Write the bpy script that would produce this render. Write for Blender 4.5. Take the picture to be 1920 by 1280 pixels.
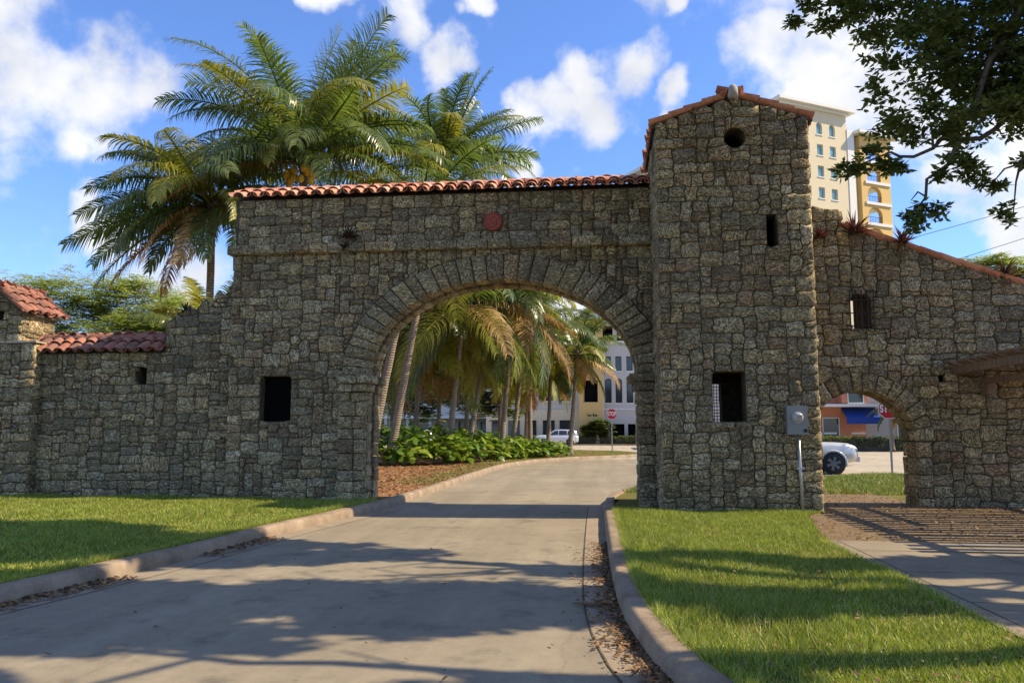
import bpy, math, random
import numpy as np
from mathutils import Vector, Matrix, noise as mnoise

R = math.radians
SC = bpy.context.scene
COL = SC.collection
for _o in list(bpy.data.objects):
    bpy.data.objects.remove(_o)

# ------------------------------------------------------------------ camera
cd = bpy.data.cameras.new('camera')
cam = bpy.data.objects.new('camera', cd)
COL.objects.link(cam)
cam.location = (0, 0, 1.6)
cd.sensor_width = 36
cd.lens = 1480 / 1920 * 36
cd.clip_start = 0.05
cd.clip_end = 3000
CAM_YAW, CAM_PITCH = R(6.5), math.atan(168 / 1480)
cam.rotation_euler = (math.pi / 2 + CAM_PITCH, 0, CAM_YAW)
SC.camera = cam

# ------------------------------------------------------------------ light
SUN_EL, SUN_AZ = R(44), R(3.0)           # azimuth measured from +X towards +Y
SUN_STRENGTH, SKY_STRENGTH, EXPOSURE = 4.7, 0.106, 0.68
S = Vector((math.cos(SUN_EL) * math.cos(SUN_AZ), math.cos(SUN_EL) * math.sin(SUN_AZ), math.sin(SUN_EL)))
sl = bpy.data.lights.new('sun', 'SUN')
sl.energy = SUN_STRENGTH
sl.angle = R(0.53)
sl.color = (1.0, 0.83, 0.58)
so = bpy.data.objects.new('sun', sl)
COL.objects.link(so)
so.rotation_euler = S.to_track_quat('Z', 'Y').to_euler()
so.location = (20, 0, 30)

SC.view_settings.view_transform = 'Standard'
SC.view_settings.look = 'None'
SC.view_settings.gamma = 1
SC.view_settings.exposure = EXPOSURE
SC.view_settings.use_curve_mapping = False

W = bpy.data.worlds.new('World')
SC.world = W
W.use_nodes = True


def pix_dir(px, py):
    """direction in the sky of a cloud, from its bearing and height above the horizon"""
    f = Vector((-math.sin(CAM_YAW) * math.cos(CAM_PITCH), math.cos(CAM_YAW) * math.cos(CAM_PITCH), math.sin(CAM_PITCH)))
    r = Vector((math.cos(CAM_YAW), math.sin(CAM_YAW), 0))
    u = r.cross(f)
    return (f * 1480 + r * (px - 960) + u * (640 - py)).normalized()


GEN_LOC, GEN_OFF = (8.2, 6.1, 2.7), -2.02


def build_world():
    nt = W.node_tree
    nt.nodes.clear()
    N, L = nt.nodes.new, nt.links.new
    out = N('ShaderNodeOutputWorld')
    bg = N('ShaderNodeBackground')
    bg.inputs['Strength'].default_value = SKY_STRENGTH
    sky = N('ShaderNodeTexSky')
    sky.sky_type = 'NISHITA'
    sky.sun_disc = False
    sky.sun_elevation = SUN_EL
    sky.sun_rotation = math.pi / 2 - SUN_AZ
    sky.air_density = 1.0
    sky.dust_density = 0.3
    sky.ozone_density = 2.2
    tc = N('ShaderNodeTexCoord')
    d0 = tc.outputs['Generated']
    wn = N('ShaderNodeTexNoise')
    wn.inputs['Scale'].default_value = 9
    wn.inputs['Detail'].default_value = 6
    L(d0, wn.inputs['Vector'])
    wa = N('ShaderNodeVectorMath')
    wa.operation = 'MULTIPLY_ADD'
    L(wn.outputs['Color'], wa.inputs[0])
    wa.inputs[1].default_value = (.17, .17, .13)
    wa.inputs[2].default_value = (-.085, -.085, -.065)
    ws = N('ShaderNodeVectorMath')
    ws.operation = 'ADD'
    L(d0, ws.inputs[0])
    L(wa.outputs[0], ws.inputs[1])
    wz = N('ShaderNodeVectorMath')
    wz.operation = 'NORMALIZE'
    L(ws.outputs[0], wz.inputs[0])
    d = wz.outputs[0]

    def math_(op, a, b=None, c=None):
        n = N('ShaderNodeMath')
        n.operation = op
        for i, v in enumerate((a, b, c)):
            if v is None:
                continue
            if isinstance(v, (int, float)):
                n.inputs[i].default_value = v
            else:
                L(v, n.inputs[i])
        return n.outputs[0]
    # where the cumulus stand: centre bearing and angular radius
    spots = [(40, 150, 165), (140, 165, 125), (-60, 120, 180), (205, 440, 62), (165, 452, 40), (250, 452, 40),
             (755, 62, 66), (845, 118, 62), (640, -14, 48), (890, -30, 44), (1095, 175, 78), (1165, 135, 62), (1030, 205, 58), (1000, 238, 44),
             (1440, 70, 92), (1520, 150, 120), (1610, 60, 110), (1425, 130, 70), (1720, 200, 120), (1265, 190, 34),
             (1850, 465, 52), (1905, 440, 62), (1915, 260, 90), (1085, 565, 64), (945, 312, 34), (1225, 14, 26), (1800, 330, 70)]
    acc = None
    for px, py, r in spots:
        c = pix_dir(px, py)
        dp = N('ShaderNodeVectorMath')
        dp.operation = 'DOT_PRODUCT'
        L(d, dp.inputs[0])
        dp.inputs[1].default_value = c
        dist = math.hypot(1480, math.hypot(px - 960, 640 - py))
        cosr = math.cos(r * 1.3 / dist)
        v = math_('MULTIPLY_ADD', dp.outputs['Value'], 1 / (1 - cosr), -cosr / (1 - cosr))
        acc = v if acc is None else math_('MAXIMUM', acc, v)
    acc = math_('MAXIMUM', acc, -0.6)
    # soft billows
    nz = N('ShaderNodeTexNoise')
    nz.inputs['Scale'].default_value = 11
    nz.inputs['Detail'].default_value = 9
    nz.inputs['Roughness'].default_value = 0.56
    L(d0, nz.inputs['Vector'])
    n2 = N('ShaderNodeTexNoise')
    n2.inputs['Scale'].default_value = 2.4
    n2.inputs['Detail'].default_value = 6
    mp = N('ShaderNodeMapping')
    mp.inputs['Scale'].default_value = (1, 1, 1.8)
    mp.inputs['Location'].default_value = GEN_LOC
    L(d0, mp.inputs['Vector'])
    L(mp.outputs[0], n2.inputs['Vector'])
    gen = math_('MULTIPLY_ADD', n2.outputs['Fac'], 4.2, GEN_OFF)
    acc = math_('MAXIMUM', acc, gen)
    bil = math_('MULTIPLY_ADD', nz.outputs['Fac'], 2.8, -1.42)
    dens = math_('ADD', acc, bil)
    mr = N('ShaderNodeMapRange')
    mr.interpolation_type = 'SMOOTHSTEP'
    mr.inputs['From Min'].default_value = 0.1
    mr.inputs['From Max'].default_value = 1.0
    mr.inputs['To Max'].default_value = 0.95
    L(dens, mr.inputs['Value'])
    n3 = N('ShaderNodeTexNoise')
    n3.inputs['Scale'].default_value = 8
    n3.inputs['Detail'].default_value = 6
    mp3 = N('ShaderNodeMapping')
    mp3.inputs['Location'].default_value = (0, 0, .035)
    L(d0, mp3.inputs['Vector'])
    L(mp3.outputs[0], n3.inputs['Vector'])
    cr = N('ShaderNodeValToRGB')
    cr.color_ramp.elements[0].position = 0.38
    cr.color_ramp.elements[0].color = (4.9, 5.0, 5.25, 1)
    cr.color_ramp.elements[1].position = 0.66
    cr.color_ramp.elements[1].color = (6.9, 6.85, 6.8, 1)
    L(n3.outputs['Fac'], cr.inputs['Fac'])
    tint = N('ShaderNodeMix')
    tint.data_type = 'RGBA'
    tint.blend_type = 'MULTIPLY'
    tint.inputs['Factor'].default_value = 1
    L(sky.outputs[0], tint.inputs['A'])
    tint.inputs['B'].default_value = (.86, 1.08, 1.52, 1)
    mx = N('ShaderNodeMix')
    mx.data_type = 'RGBA'
    L(mr.outputs[0], mx.inputs['Factor'])
    L(tint.outputs['Result'], mx.inputs['A'])
    L(cr.outputs[0], mx.inputs['B'])
    L(mx.outputs['Result'], bg.inputs['Color'])
    L(bg.outputs[0], out.inputs[0])


build_world()
W.cycles.sampling_method = 'MANUAL'
W.cycles.sample_map_resolution = 512
SC.cycles.max_bounces = 5
SC.cycles.diffuse_bounces = 3
SC.cycles.glossy_bounces = 2
SC.cycles.transmission_bounces = 3
SC.cycles.transparent_max_bounces = 6
SC.cycles.use_denoising = True

# ------------------------------------------------------------------ helpers
def tag(o, label=None, cat=None, group=None, kind=None):
    for k, v in (('label', label), ('category', cat), ('group', group), ('kind', kind)):
        if v:
            o[k] = v
    return o


def thing(name, loc, label, cat, group=None, rz=0.0):
    o = bpy.data.objects.new(name, None)
    o.empty_display_size = 0.1
    o.location = loc
    o.rotation_euler = (0, 0, rz)
    COL.objects.link(o)
    return tag(o, label, cat, group)


def mesh(name, verts, faces, mat=None, smooth=False):
    me = bpy.data.meshes.new(name)
    me.from_pydata([tuple(v) for v in verts], [], faces)
    if mat:
        me.materials.append(mat)
    if smooth:
        me.polygons.foreach_set('use_smooth', [True] * len(me.polygons))
    me.update()
    return me


def obj(name, me, parent=None, loc=(0, 0, 0), rot=None, scale=None, mat=None):
    o = bpy.data.objects.new(name, me)
    if parent is not None:
        o.parent = parent
    o.location = loc
    if rot is not None:
        o.rotation_euler = rot
    if scale is not None:
        o.scale = scale
    COL.objects.link(o)
    if mat is not None:
        o.material_slots[0].link = 'OBJECT'
        o.material_slots[0].material = mat
    return o


class MB:
    def __init__(s):
        s.v, s.f = [], []

    def add(s, vs, fs):
        b = len(s.v)
        s.v += [tuple(v) for v in vs]
        s.f += [tuple(i + b for i in f) for f in fs]

    def box(s, x0, x1, y0, y1, z0, z1):
        s.add([(x0, y0, z0), (x1, y0, z0), (x1, y1, z0), (x0, y1, z0), (x0, y0, z1), (x1, y0, z1), (x1, y1, z1), (x0, y1, z1)],
              [(0, 3, 2, 1), (4, 5, 6, 7), (0, 1, 5, 4), (1, 2, 6, 5), (2, 3, 7, 6), (3, 0, 4, 7)])

    def tube(s, pts, rad, n=8, cap=True):
        pts = [Vector(p) for p in pts]
        rings = []
        ref = Vector((0.31, 0.2, 0.93))
        for i, p in enumerate(pts):
            t = (pts[min(i + 1, len(pts) - 1)] - pts[max(i - 1, 0)]).normalized()
            a = t.cross(ref)
            if a.length < 1e-3:
                a = t.cross(Vector((1, 0, 0)))
            a.normalize()
            b = t.cross(a)
            r = rad[i] if hasattr(rad, '__len__') else rad
            rings.append([p + (a * math.cos(2 * math.pi * k / n) + b * math.sin(2 * math.pi * k / n)) * r for k in range(n)])
        vs = [v for rg in rings for v in rg]
        fs = []
        for i in range(len(pts) - 1):
            for k in range(n):
                k2 = (k + 1) % n
                fs.append((i * n + k, i * n + k2, (i + 1) * n + k2, (i + 1) * n + k))
        if cap:
            fs.append(tuple(range(n - 1, -1, -1)))
            fs.append(tuple((len(pts) - 1) * n + k for k in range(n)))
        s.add(vs, fs)

    def prism(s, poly, f0, f1):
        """poly in 2-D; f0, f1 map (a, b) to the two 3-D ends"""
        n = len(poly)
        vs = [f0(*p) for p in poly] + [f1(*p) for p in poly]
        s.add(vs, [tuple(range(n - 1, -1, -1)), tuple(range(n, 2 * n))] + [(i, (i + 1) % n, (i + 1) % n + n, i + n) for i in range(n)])

    def lathe(s, prof, n=16, c=(0, 0, 0), axis='z'):
        vs = []
        for r, h in prof:
            for k in range(n):
                a = 2 * math.pi * k / n
                p = (r * math.cos(a), r * math.sin(a), h) if axis == 'z' else (r * math.cos(a), h, r * math.sin(a))
                vs.append((p[0] + c[0], p[1] + c[1], p[2] + c[2]))
        fs = []
        for i in range(len(prof) - 1):
            for k in range(n):
                k2 = (k + 1) % n
                f = (i * n + k, i * n + k2, (i + 1) * n + k2, (i + 1) * n + k)
                fs.append(f if axis == 'z' else f[::-1])
        fs.append(tuple(range(n - 1, -1, -1)) if axis == 'z' else tuple(range(n)))
        t = tuple((len(prof) - 1) * n + k for k in range(n))
        fs.append(t if axis == 'z' else t[::-1])
        s.add(vs, fs)

    def me(s, name, mat=None, smooth=False):
        return mesh(name, s.v, s.f, mat, smooth)

    def ob(s, name, mat=None, parent=None, loc=(0, 0, 0), smooth=False, rot=None):
        return obj(name, s.me(name, mat, smooth), parent, loc, rot)


def tri_mesh(name, V, F, mat, smooth=False):
    """V (n,3), F (m,3) numpy, quick"""
    me = bpy.data.meshes.new(name)
    V = np.asarray(V, dtype=np.float32)
    F = np.asarray(F, dtype=np.int32)
    me.vertices.add(len(V))
    me.vertices.foreach_set('co', V.ravel())
    me.loops.add(F.size)
    me.loops.foreach_set('vertex_index', F.ravel())
    me.polygons.add(len(F))
    me.polygons.foreach_set('loop_start', np.arange(0, F.size, 3, dtype=np.int32))
    me.materials.append(mat)
    if smooth:
        me.polygons.foreach_set('use_smooth', np.ones(len(F), dtype=bool))
    me.update(calc_edges=True)
    return me


def filled(loops, y0, y1):
    """a slab standing in the XZ plane with holes: loops of (x, z), thickness y0..y1; returns verts, faces"""
    cu = bpy.data.curves.new('tmp', 'CURVE')
    cu.dimensions = '2D'
    cu.fill_mode = 'BOTH'
    cu.extrude = (y1 - y0) / 2
    for lp in loops:
        sp = cu.splines.new('POLY')
        sp.points.add(len(lp) - 1)
        for p, (x, z) in zip(sp.points, lp):
            p.co = (x, z, 0, 1)
        sp.use_cyclic_u = True
    o = bpy.data.objects.new('tmp', cu)
    me = bpy.data.meshes.new_from_object(o)
    ym = (y0 + y1) / 2
    vs = [(v.co.x, ym - v.co.z, v.co.y) for v in me.vertices]
    fs = [tuple(p.vertices) for p in me.polygons]
    bpy.data.objects.remove(o)
    bpy.data.meshes.remove(me)
    return vs, fs


# ------------------------------------------------------------------ materials
class NT:
    def __init__(s, name):
        s.m = bpy.data.materials.new(name)
        s.m.use_nodes = True
        s.t = s.m.node_tree
        s.b = s.t.nodes['Principled BSDF']
        s.out = s.t.nodes['Material Output']

    def n(s, typ, **kw):
        nd = s.t.nodes.new('ShaderNode' + typ)
        for k, v in kw.items():
            k2 = k.replace('_', ' ')
            if k2 in nd.inputs:
                s.set(nd.inputs[k2], v)
            else:
                setattr(nd, k, v)
        return nd

    def set(s, sock, v):
        if hasattr(v, 'is_output'):
            s.t.links.new(v, sock)
        else:
            if isinstance(v, tuple) and len(v) == 3 and sock.type == 'RGBA':
                v = v + (1,)
            sock.default_value = v

    def math(s, op, a, b=0.0, c=0.0):
        nd = s.t.nodes.new('ShaderNodeMath')
        nd.operation = op
        for i, v in enumerate((a, b, c)):
            s.set(nd.inputs[i], v)
        return nd.outputs[0]

    def vmath(s, op, a, b):
        nd = s.t.nodes.new('ShaderNodeVectorMath')
        nd.operation = op
        s.set(nd.inputs[0], a)
        s.set(nd.inputs[1], b)
        return nd.outputs[0]

    def noise(s, vec, scale, detail=4, rough=0.55, dist=0.0):
        nd = s.n('TexNoise', Scale=scale, Detail=detail, Roughness=rough, Distortion=dist)
        if vec is not None:
            s.set(nd.inputs['Vector'], vec)
        return nd.outputs['Fac']

    def ramp(s, fac, stops):
        nd = s.t.nodes.new('ShaderNodeValToRGB')
        e = nd.color_ramp.elements
        while len(e) > 1:
            e.remove(e[-1])
        for i, (p, c) in enumerate(stops):
            if isinstance(c, (int, float)):
                c = (c, c, c)
            if i == 0:
                e[0].position = p
                e[0].color = c + (1,)
            else:
                q = e.new(p)
                q.color = c + (1,)
        s.set(nd.inputs[0], fac)
        return nd.outputs[0]

    def mix(s, fac, a, b, mode='MIX'):
        nd = s.t.nodes.new('ShaderNodeMix')
        nd.data_type = 'RGBA'
        nd.blend_type = mode
        s.set(nd.inputs['Factor'], fac)
        s.set(nd.inputs['A'], a)
        s.set(nd.inputs['B'], b)
        return nd.outputs['Result']

    def pos(s):
        return s.t.nodes.new('ShaderNodeNewGeometry').outputs['Position']

    def objc(s):
        return s.t.nodes.new('ShaderNodeTexCoord').outputs['Object']

    def rnd(s):
        return s.t.nodes.new('ShaderNodeObjectInfo').outputs['Random']

    def island(s):
        return s.t.nodes.new('ShaderNodeNewGeometry').outputs['Random Per Island']

    def bump(s, h, strength=0.5, dist=0.02):
        nd = s.n('Bump', Strength=strength, Distance=dist)
        s.set(nd.inputs['Height'], h)
        s.set(s.b.inputs['Normal'], nd.outputs[0])
        return nd.outputs[0]

    def fin(s, color, rough=0.85, metal=0.0, spec=0.3):
        s.set(s.b.inputs['Base Color'], color)
        s.set(s.b.inputs['Roughness'], rough)
        s.set(s.b.inputs['Metallic'], metal)
        s.set(s.b.inputs['Specular IOR Level'], spec)
        return s.m


def flat(name, c, rough=0.7, var=0.12, scale=3.0, metal=0.0, spec=0.3):
    t = NT(name)
    n = t.noise(t.pos(), scale, 5)
    k = t.math('MULTIPLY_ADD', n, 2 * var, 1 - var)
    return t.fin(t.vmath('MULTIPLY', t.ramp(0.5, [(0, c)]), t_vec(t, k)), rough, metal, spec)


def t_vec(t, k):
    nd = t.t.nodes.new('ShaderNodeCombineXYZ')
    for i in range(3):
        t.set(nd.inputs[i], k)
    return nd.outputs[0]


def stone_mat():
    t = NT('coral_rock')
    r = t.rnd()
    p = t.vmath('ADD', t.pos(), t_vec(t, t.math('MULTIPLY', r, 41.0)))
    # bedding runs flat in some blocks, upright in others
    k = t.ramp(t.math('FRACT', t.math('MULTIPLY', r, 7.31)), [(0.0, (1, 1, 2.4)), (0.5, (2.0, 1, 1)), (0.75, (1.3, 1.3, 1.3))])
    t.t.nodes[-1].color_ramp.interpolation = 'CONSTANT'
    q = t.vmath('MULTIPLY', p, k)
    worm = t.noise(q, 16, 3.5, 0.66, 1.6)
    fine = t.noise(q, 46, 3, 0.6, 0.4)
    big = t.noise(t.pos(), 0.55, 4, 0.6)
    mid = t.noise(p, 3.5, 5, 0.6)
    vo = t.n('TexVoronoi', Scale=30.0)
    t.set(vo.inputs['Vector'], q)
    pits = t.ramp(vo.outputs['Distance'], [(0.02, 0.0), (0.24, 1.0)])
    base = t.ramp(t.math('FRACT', t.math('MULTIPLY', r, 13.7)),
                  [(0.0, (.59, .475, .26)), (0.25, (.67, .54, .30)), (0.45, (.49, .41, .25)), (0.62, (.70, .55, .29)), (0.8, (.55, .385, .21)), (0.9, (.62, .52, .32)), (1.0, (.75, .63, .40))])
    c = t.mix(1.0, base, t_vec(t, t.math('MULTIPLY', t.math('MULTIPLY_ADD', mid, 0.9, 0.6), t.math('MULTIPLY_ADD', t.math('FRACT', t.math('MULTIPLY', r, 29.3)), 0.56, 0.62))), 'MULTIPLY')
    # pores and grey weathering
    pore = t.ramp(worm, [(0.42, 0.0), (0.53, 1.0)])
    c = t.mix(t.math('MULTIPLY', t.math('SUBTRACT', 1.0, pore), 0.82), c, (.06, .05, .032))
    c = t.mix(t.math('MULTIPLY', t.math('SUBTRACT', 1.0, pits), 0.7), c, (.04, .035, .025))
    c = t.mix(t.ramp(big, [(0.45, 0.0), (0.7, 0.4)]), c, (.21, .19, .135))
    h = t.math('ADD', t.math('ADD', t.math('MULTIPLY', pore, 0.8), t.math('MULTIPLY', fine, 0.35)), t.math('MULTIPLY', pits, 0.5))
    t.bump(t.math('ADD', h, t.math('MULTIPLY', mid, 1.0)), 1.0, 0.032)
    return t.fin(c, 0.95, 0, 0.15)


def mortar_mat():
    t = NT('weathered_mortar')
    n = t.noise(t.pos(), 9, 6, 0.65)
    t.bump(n, 0.8, 0.03)
    return t.fin(t.ramp(n, [(0.3, (.05, .042, .026)), (0.7, (.15, .125, .08))]), 0.95, 0, 0.1)


def tile_mat(name, cols, grime):
    t = NT(name)
    r = t.rnd()
    c = t.ramp(r, [(i / (len(cols) - 1), x) for i, x in enumerate(cols)])
    n = t.noise(t.pos(), 7, 6, 0.65)
    c = t.mix(t.ramp(n, [(0.46, 0.0), (0.68, grime)]), c, (.09, .075, .06))
    c = t.mix(t.ramp(t.noise(t.pos(), 17, 4), [(0.58, 0.0), (0.72, 0.35)]), c, (.42, .33, .25))
    t.bump(t.noise(t.pos(), 60, 3), 0.3, 0.006)
    return t.fin(c, 0.8, 0, 0.25)


def asphalt_mat(name, c0, c1, crack=0.6):
    t = NT(name)
    p = t.pos()
    big = t.noise(p, 0.35, 5, 0.6)
    fine = t.noise(p, 120, 3, 0.7)
    mid = t.noise(p, 6, 6, 0.65)
    c = t.ramp(big, [(0.3, c0), (0.7, c1)])
    c = t.mix(1.0, c, t_vec(t, t.math('MULTIPLY_ADD', fine, 0.75, 0.62)), 'MULTIPLY')
    c = t.mix(1.0, c, t_vec(t, t.math('MULTIPLY_ADD', mid, 0.5, 0.75)), 'MULTIPLY')
    # tyre-polished, slightly darker lanes and oil spots
    sp = t.ramp(t.noise(p, 1.7, 5, 0.6), [(0.56, 0.0), (0.74, 0.55)])
    c = t.mix(sp, c, (.055, .052, .045))
    lane = t.noise(t.vmath('MULTIPLY', p, (1.6, .07, 1.0)), 1.0, 4, 0.6)
    c = t.mix(1.0, c, t_vec(t, t.math('MULTIPLY_ADD', lane, 0.8, 0.6)), 'MULTIPLY')
    grit = t.ramp(t.noise(p, 210, 2, 0.5), [(0.62, 0.0), (0.7, 0.55)])
    c = t.mix(grit, c, (.46, .40, .30))
    ck = t.n('TexVoronoi', Scale=0.42, feature='DISTANCE_TO_EDGE')
    pw = t.vmath('ADD', p, t_vec(t, t.math('MULTIPLY', t.noise(p, 2.2, 6, 0.7), 0.9)))
    t.set(ck.inputs['Vector'], pw)
    cm = t.ramp(ck.outputs['Distance'], [(0.0, crack), (0.009, 0.0)])
    c = t.mix(cm, c, (.03, .03, .028))
    t.bump(t.math('ADD', fine, t.math('MULTIPLY', mid, 0.5)), 0.35, 0.008)
    return t.fin(c, 0.9, 0, 0.25)


def concrete_mat(name, c0, c1):
    t = NT(name)
    p = t.pos()
    n = t.noise(p, 2.0, 7, 0.65)
    f = t.noise(p, 40, 4, 0.7)
    c = t.ramp(n, [(0.3, c0), (0.72, c1)])
    c = t.mix(1.0, c, t_vec(t, t.math('MULTIPLY_ADD', f, 0.7, 0.65)), 'MULTIPLY')
    t.bump(t.math('ADD', f, n), 0.4, 0.008)
    return t.fin(c, 0.9, 0, 0.2)


def soil_mat(name, c0, c1, c2, scale=22):
    t = NT(name)
    p = t.pos()
    n = t.noise(p, scale, 5, 0.7)
    b = t.noise(p, 1.3, 4)
    c = t.ramp(n, [(0.3, c0), (0.52, c1), (0.72, c2)])
    c = t.mix(1.0, c, t_vec(t, t.math('MULTIPLY_ADD', b, 0.7, 0.65)), 'MULTIPLY')
    t.bump(n, 0.9, 0.03)
    return t.fin(c, 0.95, 0, 0.1)


def leaf_mat(name, stops, trans=0.35, rough=0.45, island=True, tcol=None, noise_s=0.5):
    t = NT(name)
    r = t.island() if island else t.rnd()
    c = t.ramp(r, stops)
    n = t.noise(t.pos(), noise_s, 3)
    c = t.mix(1.0, c, t_vec(t, t.math('MULTIPLY_ADD', n, 0.9, 0.55)), 'MULTIPLY')
    t.fin(c, rough, 0, 0.4)
    tr = t.n('BsdfTranslucent')
    t.set(tr.inputs[0], t.mix(1.0, c, tcol or (1.35, 1.5, 0.65), 'MULTIPLY'))
    ms = t.n('MixShader')
    ms.inputs[0].default_value = trans
    t.t.links.new(t.b.outputs[0], ms.inputs[1])
    t.t.links.new(tr.outputs[0], ms.inputs[2])
    t.t.links.new(ms.outputs[0], t.out.inputs[0])
    return t.m


def bark_mat(name, c0, c1, ring=0.0):
    t = NT(name)
    p = t.objc()
    n = t.noise(t.vmath('MULTIPLY', p, (6, 6, 2.0) if not ring else (3, 3, 5)), 2.2, 6, 0.7)
    h = n
    c = t.ramp(n, [(0.3, c0), (0.7, c1)])
    if ring:
        wv = t.n('TexWave', bands_direction='Z', Scale=ring, Distortion=1.2, Detail=2.0)
        t.set(wv.inputs['Vector'], p)
        k = t.ramp(wv.outputs['Fac'], [(0.0, 0.55), (0.35, 1.0)])
        c = t.mix(1.0, c, k, 'MULTIPLY')
        h = t.math('ADD', t.math('MULTIPLY', wv.outputs['Fac'], 0.8), n)
    t.bump(h, 0.7, 0.03)
    return t.fin(c, 0.9, 0, 0.15)


M = {}
M['stone'] = stone_mat()
M['mortar'] = mortar_mat()
M['tile'] = tile_mat('clay_tile', [(.62, .25, .145), (.70, .36, .23), (.55, .20, .12), (.68, .42, .30), (.52, .21, .13), (.36, .19, .14)], 0.5)
M['tile_dark'] = tile_mat('mossy_tile', [(.34, .12, .075), (.38, .17, .11), (.22, .10, .07), (.45, .18, .11)], 0.85)
M['asphalt'] = asphalt_mat('old_asphalt', (.22, .185, .13), (.295, .25, .175), 0.16)
M['street'] = asphalt_mat('pale_street', (.36, .305, .22), (.43, .37, .27), 0.3)
M['kerb'] = concrete_mat('kerb_concrete', (.17, .125, .085), (.38, .295, .205))
M['gutter'] = concrete_mat('gutter_concrete', (.24, .19, .135), (.34, .28, .20))
M['path'] = concrete_mat('path_concrete', (.20, .165, .115), (.30, .25, .175))
M['lawn'] = soil_mat('lawn_soil', (.07, .07, .02), (.15, .14, .035), (.27, .22, .09), 30)
M['soil'] = soil_mat('leaf_litter_soil', (.11, .075, .045), (.21, .15, .09), (.34, .26, .16), 26)
M['mulch'] = soil_mat('bark_mulch', (.12, .055, .03), (.32, .16, .075), (.48, .27, .13), 30)
M['earth'] = soil_mat('earth', (.07, .085, .03), (.13, .13, .06), (.2, .17, .1), 12)
M['grass'] = leaf_mat('grass_blade', [(0, (.105, .15, .014)), (0.45, (.22, .275, .026)), (0.8, (.35, .38, .06)), (1, (.54, .46, .19))], 0.3, 0.5, noise_s=2.6)
M['grass_far'] = leaf_mat('far_grass_blade', [(0, (.10, .15, .025)), (0.6, (.19, .23, .045)), (1, (.38, .33, .14))], 0.3, 0.5, noise_s=2.6)
M['litter'] = leaf_mat('dry_leaf', [(0, (.07, .04, .02)), (0.4, (.16, .085, .035)), (0.75, (.27, .15, .06)), (1, (.42, .27, .11))], 0.15, 0.6, tcol=(1, .8, .5), noise_s=1.5)
M['frond'] = leaf_mat('palm_green', [(0, (.065, .10, .026)), (0.5, (.115, .155, .042)), (1, (.20, .23, .085))], 0.42, 0.3)
M['frond_yellow'] = leaf_mat('palm_yellow_green', [(0, (.17, .20, .025)), (0.5, (.26, .27, .04)), (1, (.36, .33, .07))], 0.45, 0.36, tcol=(1.4, 1.3, .5))
M['frond_dry'] = leaf_mat('palm_dry', [(0, (.20, .12, .035)), (0.5, (.32, .20, .06)), (1, (.42, .29, .10))], 0.25, 0.6, tcol=(1.2, .9, .5))
M['palm_bark'] = bark_mat('palm_bark', (.19, .15, .105), (.36, .30, .22), 3.2)
M['bark'] = bark_mat('oak_bark', (.05, .042, .032), (.14, .12, .095))
M['pale_bark'] = bark_mat('poinciana_bark', (.30, .26, .20), (.48, .43, .34))
M['oak'] = leaf_mat('oak_leaf', [(0, (.07, .09, .035)), (0.6, (.11, .14, .05)), (1, (.19, .22, .075))], 0.6, 0.5)
M['poinciana'] = leaf_mat('poinciana_leaf', [(0, (.15, .19, .04)), (0.5, (.24, .28, .07)), (0.85, (.33, .34, .12)), (1, (.45, .40, .2))], 0.5, 0.5)
M['shrub'] = leaf_mat('philodendron_leaf', [(0, (.06, .12, .014)), (0.5, (.12, .20, .022)), (0.85, (.22, .30, .04)), (1, (.42, .42, .08))], 0.28, 0.33)
M['brom'] = leaf_mat('bromeliad_leaf', [(0, (.035, .03, .02)), (0.6, (.08, .05, .04)), (1, (.15, .10, .06))], 0.15, 0.4)
M['brom_red'] = leaf_mat('red_bromeliad_leaf', [(0, (.06, .03, .03)), (0.6, (.11, .05, .045)), (1, (.17, .10, .07))], 0.2, 0.4, tcol=(1.4, .8, .6))
M['nut'] = flat('yellow_coconut', (.78, .50, .07), 0.4, 0.2)
M['iron'] = flat('rusty_iron', (.035, .028, .024), 0.7)
M['timber'] = bark_mat('weathered_timber', (.13, .085, .055), (.27, .19, .13))
M['medal'] = concrete_mat('red_terracotta', (.30, .075, .055), (.40, .12, .09))
M['meter'] = flat('meter_grey', (.23, .235, .225), 0.5, 0.1, 5, 0.2)
M['galv'] = flat('galvanised', (.42, .43, .42), 0.4, 0.15, 9, 0.7)
t_ = NT('painted_window_dark')
M['window_dark'] = t_.fin((.006, .006, .006), 1.0, 0, 0.0)  # near-black: colour of the screen, and shade painted on the niche panels
M['black'] = flat('black_plastic', (.02, .02, .02), 0.5)
M['white'] = flat('white_paint', (.78, .77, .74), 0.5, 0.06)
M['dial'] = flat('meter_dial', (.32, .30, .26), 0.4)


def glass_mat(name, c, rough=0.08):
    t = NT(name)
    return t.fin(t.ramp(t.noise(t.pos(), 0.8, 2), [(0.3, c), (0.7, tuple(x * 1.7 for x in c))]), rough, 0, 0.8)


M['glass'] = glass_mat('dark_glass', (.018, .022, .026))
M['glass_green'] = glass_mat('green_glass', (.09, .20, .19), 0.15)
M['glass_meter'] = glass_mat('meter_glass', (.30, .29, .26), 0.12)

# ================================================================== ground, road, kerbs, lawns
from mathutils.geometry import tessellate_polygon


def sheet(name, poly, z, mat, kind='structure', sub=0):
    tri = tessellate_polygon([[Vector((p[0], p[1], 0)) for p in poly]])
    o = obj(name, mesh(name, [(p[0], p[1], z) for p in poly], [tuple(t) for t in tri], mat))
    return tag(o, kind=kind)


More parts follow.
